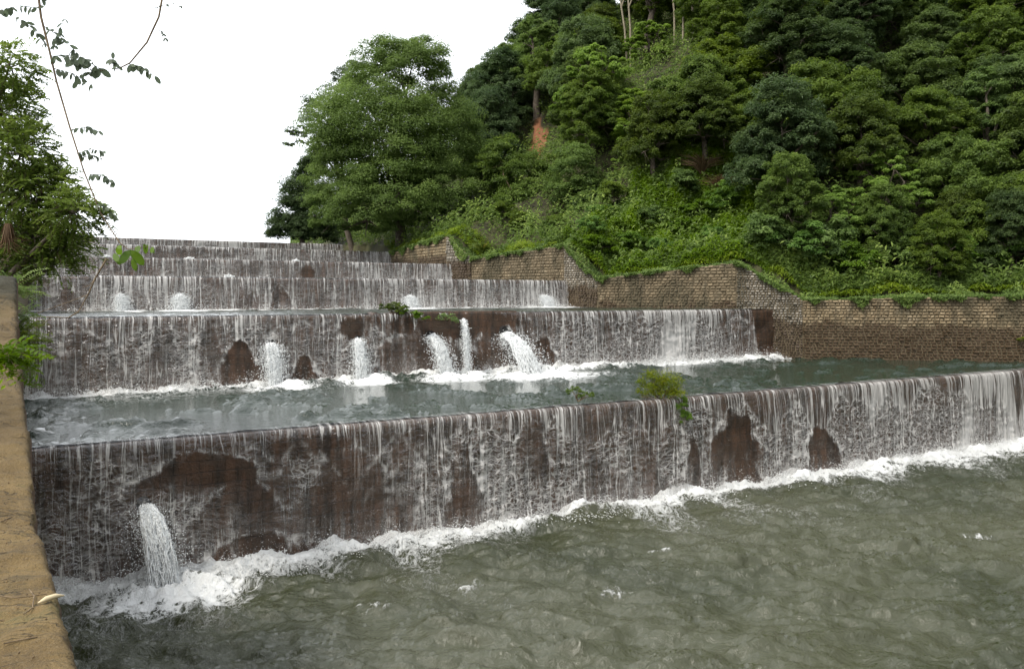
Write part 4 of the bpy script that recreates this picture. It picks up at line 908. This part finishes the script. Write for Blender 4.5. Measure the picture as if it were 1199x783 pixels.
feather_tree('tree', 15.5, [(10, 80, 30, 30, 0, .5), (0, 130, 42, 40, 1, 1.), (25, 180, 40, 40, 0, 1.), (-30, 170, 50, 90, 1.5, 1.4), (50, 225, 42, 35, 0, .9), (10, 240, 55, 40, .5, 1.2), (85, 250, 32, 25, -.5, .6), (40, 280, 40, 20, 0, .45), (75, 290, 30, 14, 0, .28), (60, 312, 30, 12, 0, .16), (20, 300, 22, 25, 0, .4)],
             (-90, 470), 'leaf_olive', 300, .34, 9, .095, .040, 'leafy tree with fine leaflets leaning in from the left edge over the water', r0=.16)
# dry fronds hanging at the far left
o = tussock(at(9, 262, 14.4), 70, .75, 'leaf_dry', 'bundle of dry brown fronds hanging inside the left tree', 'dry fronds', spread=.5, w_=.009, up=-1, name='dry_fronds')
# ferns and weeds over the edge of the left wall
def weed(Y, px, py, n_, Lr, lm, label, dirx=.8, name='fern', npair=12, ll=.09, lw=.018, group=None):
    b0 = at(px, py, Y); root = empty(name, tuple(b0)); vs = []; tw = MB()
    for _ in range(n_): d = np.array([dirx, 0, .25]) + rng.normal(size=3) * .5; feather(tw, vs, rng.normal(size=3) * .07, d, Lr * rng.uniform(.6, 1.2), npair, ll, lw, float(rng.uniform(0, 1)))
    tw.build('stem', M['twig'], root); V = np.concatenate([v[0] for v in vs]); mesh('fronds', V, np.arange(len(V)).reshape(-1, 4), M[lm], root, smooth=False, attr={'tint': np.concatenate([v[1] for v in vs])}); tag(root, label, 'fern', group)
weed(11.5, 20, 398, 26, .5, 'leaf_mid', 'feathery fern hanging from the left wall over the second weir', npair=16)
weed(11.8, 16, 375, 14, .4, 'leaf_olive', 'thin fern just above the feathery one on the left wall', npair=14)
weed(8.0, 2, 420, 30, .36, 'leaf_fern', 'bright green leafy weed on the left coping', ll=.10, lw=.035, npair=8)
weed(12.0, 26, 435, 10, .3, 'leaf_olive', 'short weed tuft low on the left wall edge')
weed(12.5, 12, 340, 26, .5, 'leaf_olive', 'ragged weeds on the dark top of the left wall')
# broken dead branch caught at the left
mb = MB(); Yb = 13.5
for pl, r in [([(125, 303), (112, 325), (103, 345), (92, 365)], .016), ([(92, 365), (80, 372), (60, 371), (30, 372)], .012), ([(103, 345), (85, 352), (62, 360), (40, 368)], .008), ([(112, 325), (104, 335), (96, 336)], .007), ([(60, 371), (50, 380), (40, 384)], .006)]:
    tube(mb, [at(a, c, Yb) for a, c in pl], np.linspace(r, r * .5, len(pl)), 6)
tag(mb.build('dead_branch', M['twig']), 'bare broken branch slanting across the upper falls at the left', 'branch')
# hanging vine with round leaflets, near the camera at the top left
def vine(Y, main, sprays, label, lm, r=.0075, name='hanging_branch', cat='branch'):
    b0 = at(*main[0], Y); root = empty(name, tuple(b0)); b3 = np.array(b0); mb = MB(); s = Y / FOC
    P_ = [np.array(at(a, c, Y)) - b3 for a, c in main]; tube(mb, P_, np.linspace(r, r * .4, len(P_)), 6); mb.build('stem', M['twig'], root)
    for (x0, y0, x1, y1, n_, L_, dy) in sprays:
        C = []; T = []; Ls = []; tn = []; n_ = int(n_ * 2.1); L_ *= .8
        a = np.array(at(x0, y0, Y)) - b3; b_ = np.array(at(x1, y1, Y + dy)) - b3
        for i in range(n_):
            t = (i + .8) / n_; p = a + (b_ - a) * t + np.array([0, 0, .02 * math.sin(t * 3)])
            for sg in (-1, 1):
                if rng.uniform() < .1: continue
                T_ = np.array([.35 * sg, rng.uniform(-.5, .5), -1.0 if sg < 0 else -.55]) + rng.normal(size=3) * .3; T_ /= np.linalg.norm(T_); l_ = L_ * s * rng.uniform(.75, 1.3); C.append(p + T_ * l_ * .5); T.append(T_); Ls.append(l_); tn.append(rng.uniform(0, .8))
        C = np.array(C); T = np.array(T); Ls = np.array(Ls); nn = np.array([.2, -1.0, .4]) + rng.normal(size=C.shape) * .55
        nn = nn - (nn * T).sum(1)[:, None] * T; nn /= np.linalg.norm(nn, axis=1)[:, None]; B = np.cross(nn, T); m = len(C)
        prof_ = [(-.5, 0), (-.25, .2), (.1, .24), (.36, .15), (.5, 0), (.36, -.15), (.1, -.24), (-.25, -.2)]
        V = np.stack([C + T * Ls[:, None] * q + B * Ls[:, None] * c + nn * (abs(c) * .25 * Ls[:, None]) for q, c in prof_], 1).reshape(-1, 3)
        ml = MB(); ml.add(V, np.arange(m * 8).reshape(m, 8), np.repeat(tn, 8)); tube(ml, [a, (a + b_) / 2 + np.array([0, 0, .02]), b_], [r * .35, r * .28, r * .15], 4)
        ml.build('leaf_spray', M[lm], root, smooth=False)
    tag(root, label, cat)
vine(4.6, [(42, -30), (48, 20), (58, 60), (66, 95), (82, 150), (98, 200), (118, 250), (140, 284)],
     [(50, 30, 96, 68, 5, 13, .1), (56, 55, 20, 20, 4, 11, 0), (60, 66, 110, 72, 5, 12, -.1), (48, 10, 0, 12, 4, 12, .1), (62, 80, 108, 100, 4, 12, .1), (84, 152, 116, 154, 4, 9, 0), (90, 180, 122, 178, 4, 9, 0), (96, 185, 118, 186, 4, 9, .1), (104, 204, 134, 214, 4, 10, 0), (114, 238, 136, 256, 4, 9, 0), (62, 60, 76, 22, 3, 10, 0), (46, 0, 88, -8, 4, 10, .1)],
     'long hanging vine stem with oval leaflets crossing the white sky at upper left', 'leaf_grey')
vine(4.8, [(192, -14), (186, 20), (172, 50), (152, 74), (140, 80), (110, 84), (84, 70)],
     [(150, 75, 182, 90, 4, 12, 0), (140, 80, 128, 70, 3, 11, 0), (120, 82, 84, 70, 4, 16, 0), (110, 84, 90, 96, 4, 11, 0), (186, 36, 194, 46, 2, 6, 0), (180, 10, 214, 8, 2, 5, 0)],
     'arching leafy twig hanging from the top edge right of the long vine', 'leaf_grey', r=.0065)
vine(4.4, [(140, 284), (150, 292), (165, 290), (178, 288)], [(142, 286, 132, 300, 1, 15, 0), (150, 290, 156, 306, 1, 24, 0), (158, 290, 180, 290, 2, 13, 0)],
     'few large yellow-green leaves at the tip of the hanging vine', 'leaf_fern', r=.003, name='leaf_cluster', cat='leaves')

# ------------------------------------------------------------------ litter on the coping
def coping_pt(px, py):
    Y = 1.6 * FOC / (py - HY); p = at(px, py, Y); return p
p = coping_pt(61, 704); mb = MB()
tube(mb, [p + Vector((-.045, -.05, .012)), p + Vector((-.02, -.02, .022)), p + Vector((.01, .015, .024)), p + Vector((.035, .05, .014))], [.003, .014, .013, .003], 10)
m, n, b, o_ = mat('pale_husk'); b.inputs['Base Color'].default_value = (.62, .52, .33, 1); b.inputs['Roughness'].default_value = .7; M['husk'] = m
tag(mb.build('husk', m), 'small pale cream husk lying on the edge of the coping', 'husk')
for i, (pl, lab) in enumerate([([(2, 612), (15, 606), (28, 604), (40, 603)], 'dark thin twig lying across the coping, farthest of the twigs'), ([(0, 700), (18, 702), (36, 700), (55, 697)], 'long thin twig on the coping beside the pale husk'),
                               ([(28, 721), (38, 714), (40, 700), (34, 692)], 'curled thin twig on the coping left of the husk'), ([(0, 650), (8, 648), (16, 647)], 'short dark twig at the left edge of the coping'), ([(4, 756), (22, 752), (44, 748)], 'nearest thin twig on the coping')]):
    mb = MB(); tube(mb, [coping_pt(a, c) + Vector((0, 0, .012)) for a, c in pl], .0035, 5); tag(mb.build('twig', M['twig']), lab, 'twig', 'twigs on the coping')
mb = MB(); m_ = 700; yy = rng.uniform(3.1, 6.5, m_); k0 = np.interp(yy, C3[:, 1], C3[:, 0]); zz = np.interp(yy, C3[:, 1], C3[:, 2]); lt_ = rng.uniform(.05, 1.6, m_)
sz = rng.uniform(.002, .006, m_); V, F = blobs(np.stack([k0 - A[0] * lt_, yy - A[1] * lt_, zz + .012], -1), sz); mb.add(V, F, np.repeat(rng.uniform(0, 1, m_), 12))
tag(mb.build('grit', M['leaf_dry']), kind='stuff')
# remove prototypes that were never placed
for lst in protos.values():
    for r_, used in lst:
        if not used:
            for c in list(r_.children): bpy.data.objects.remove(c)
            bpy.data.objects.remove(r_)
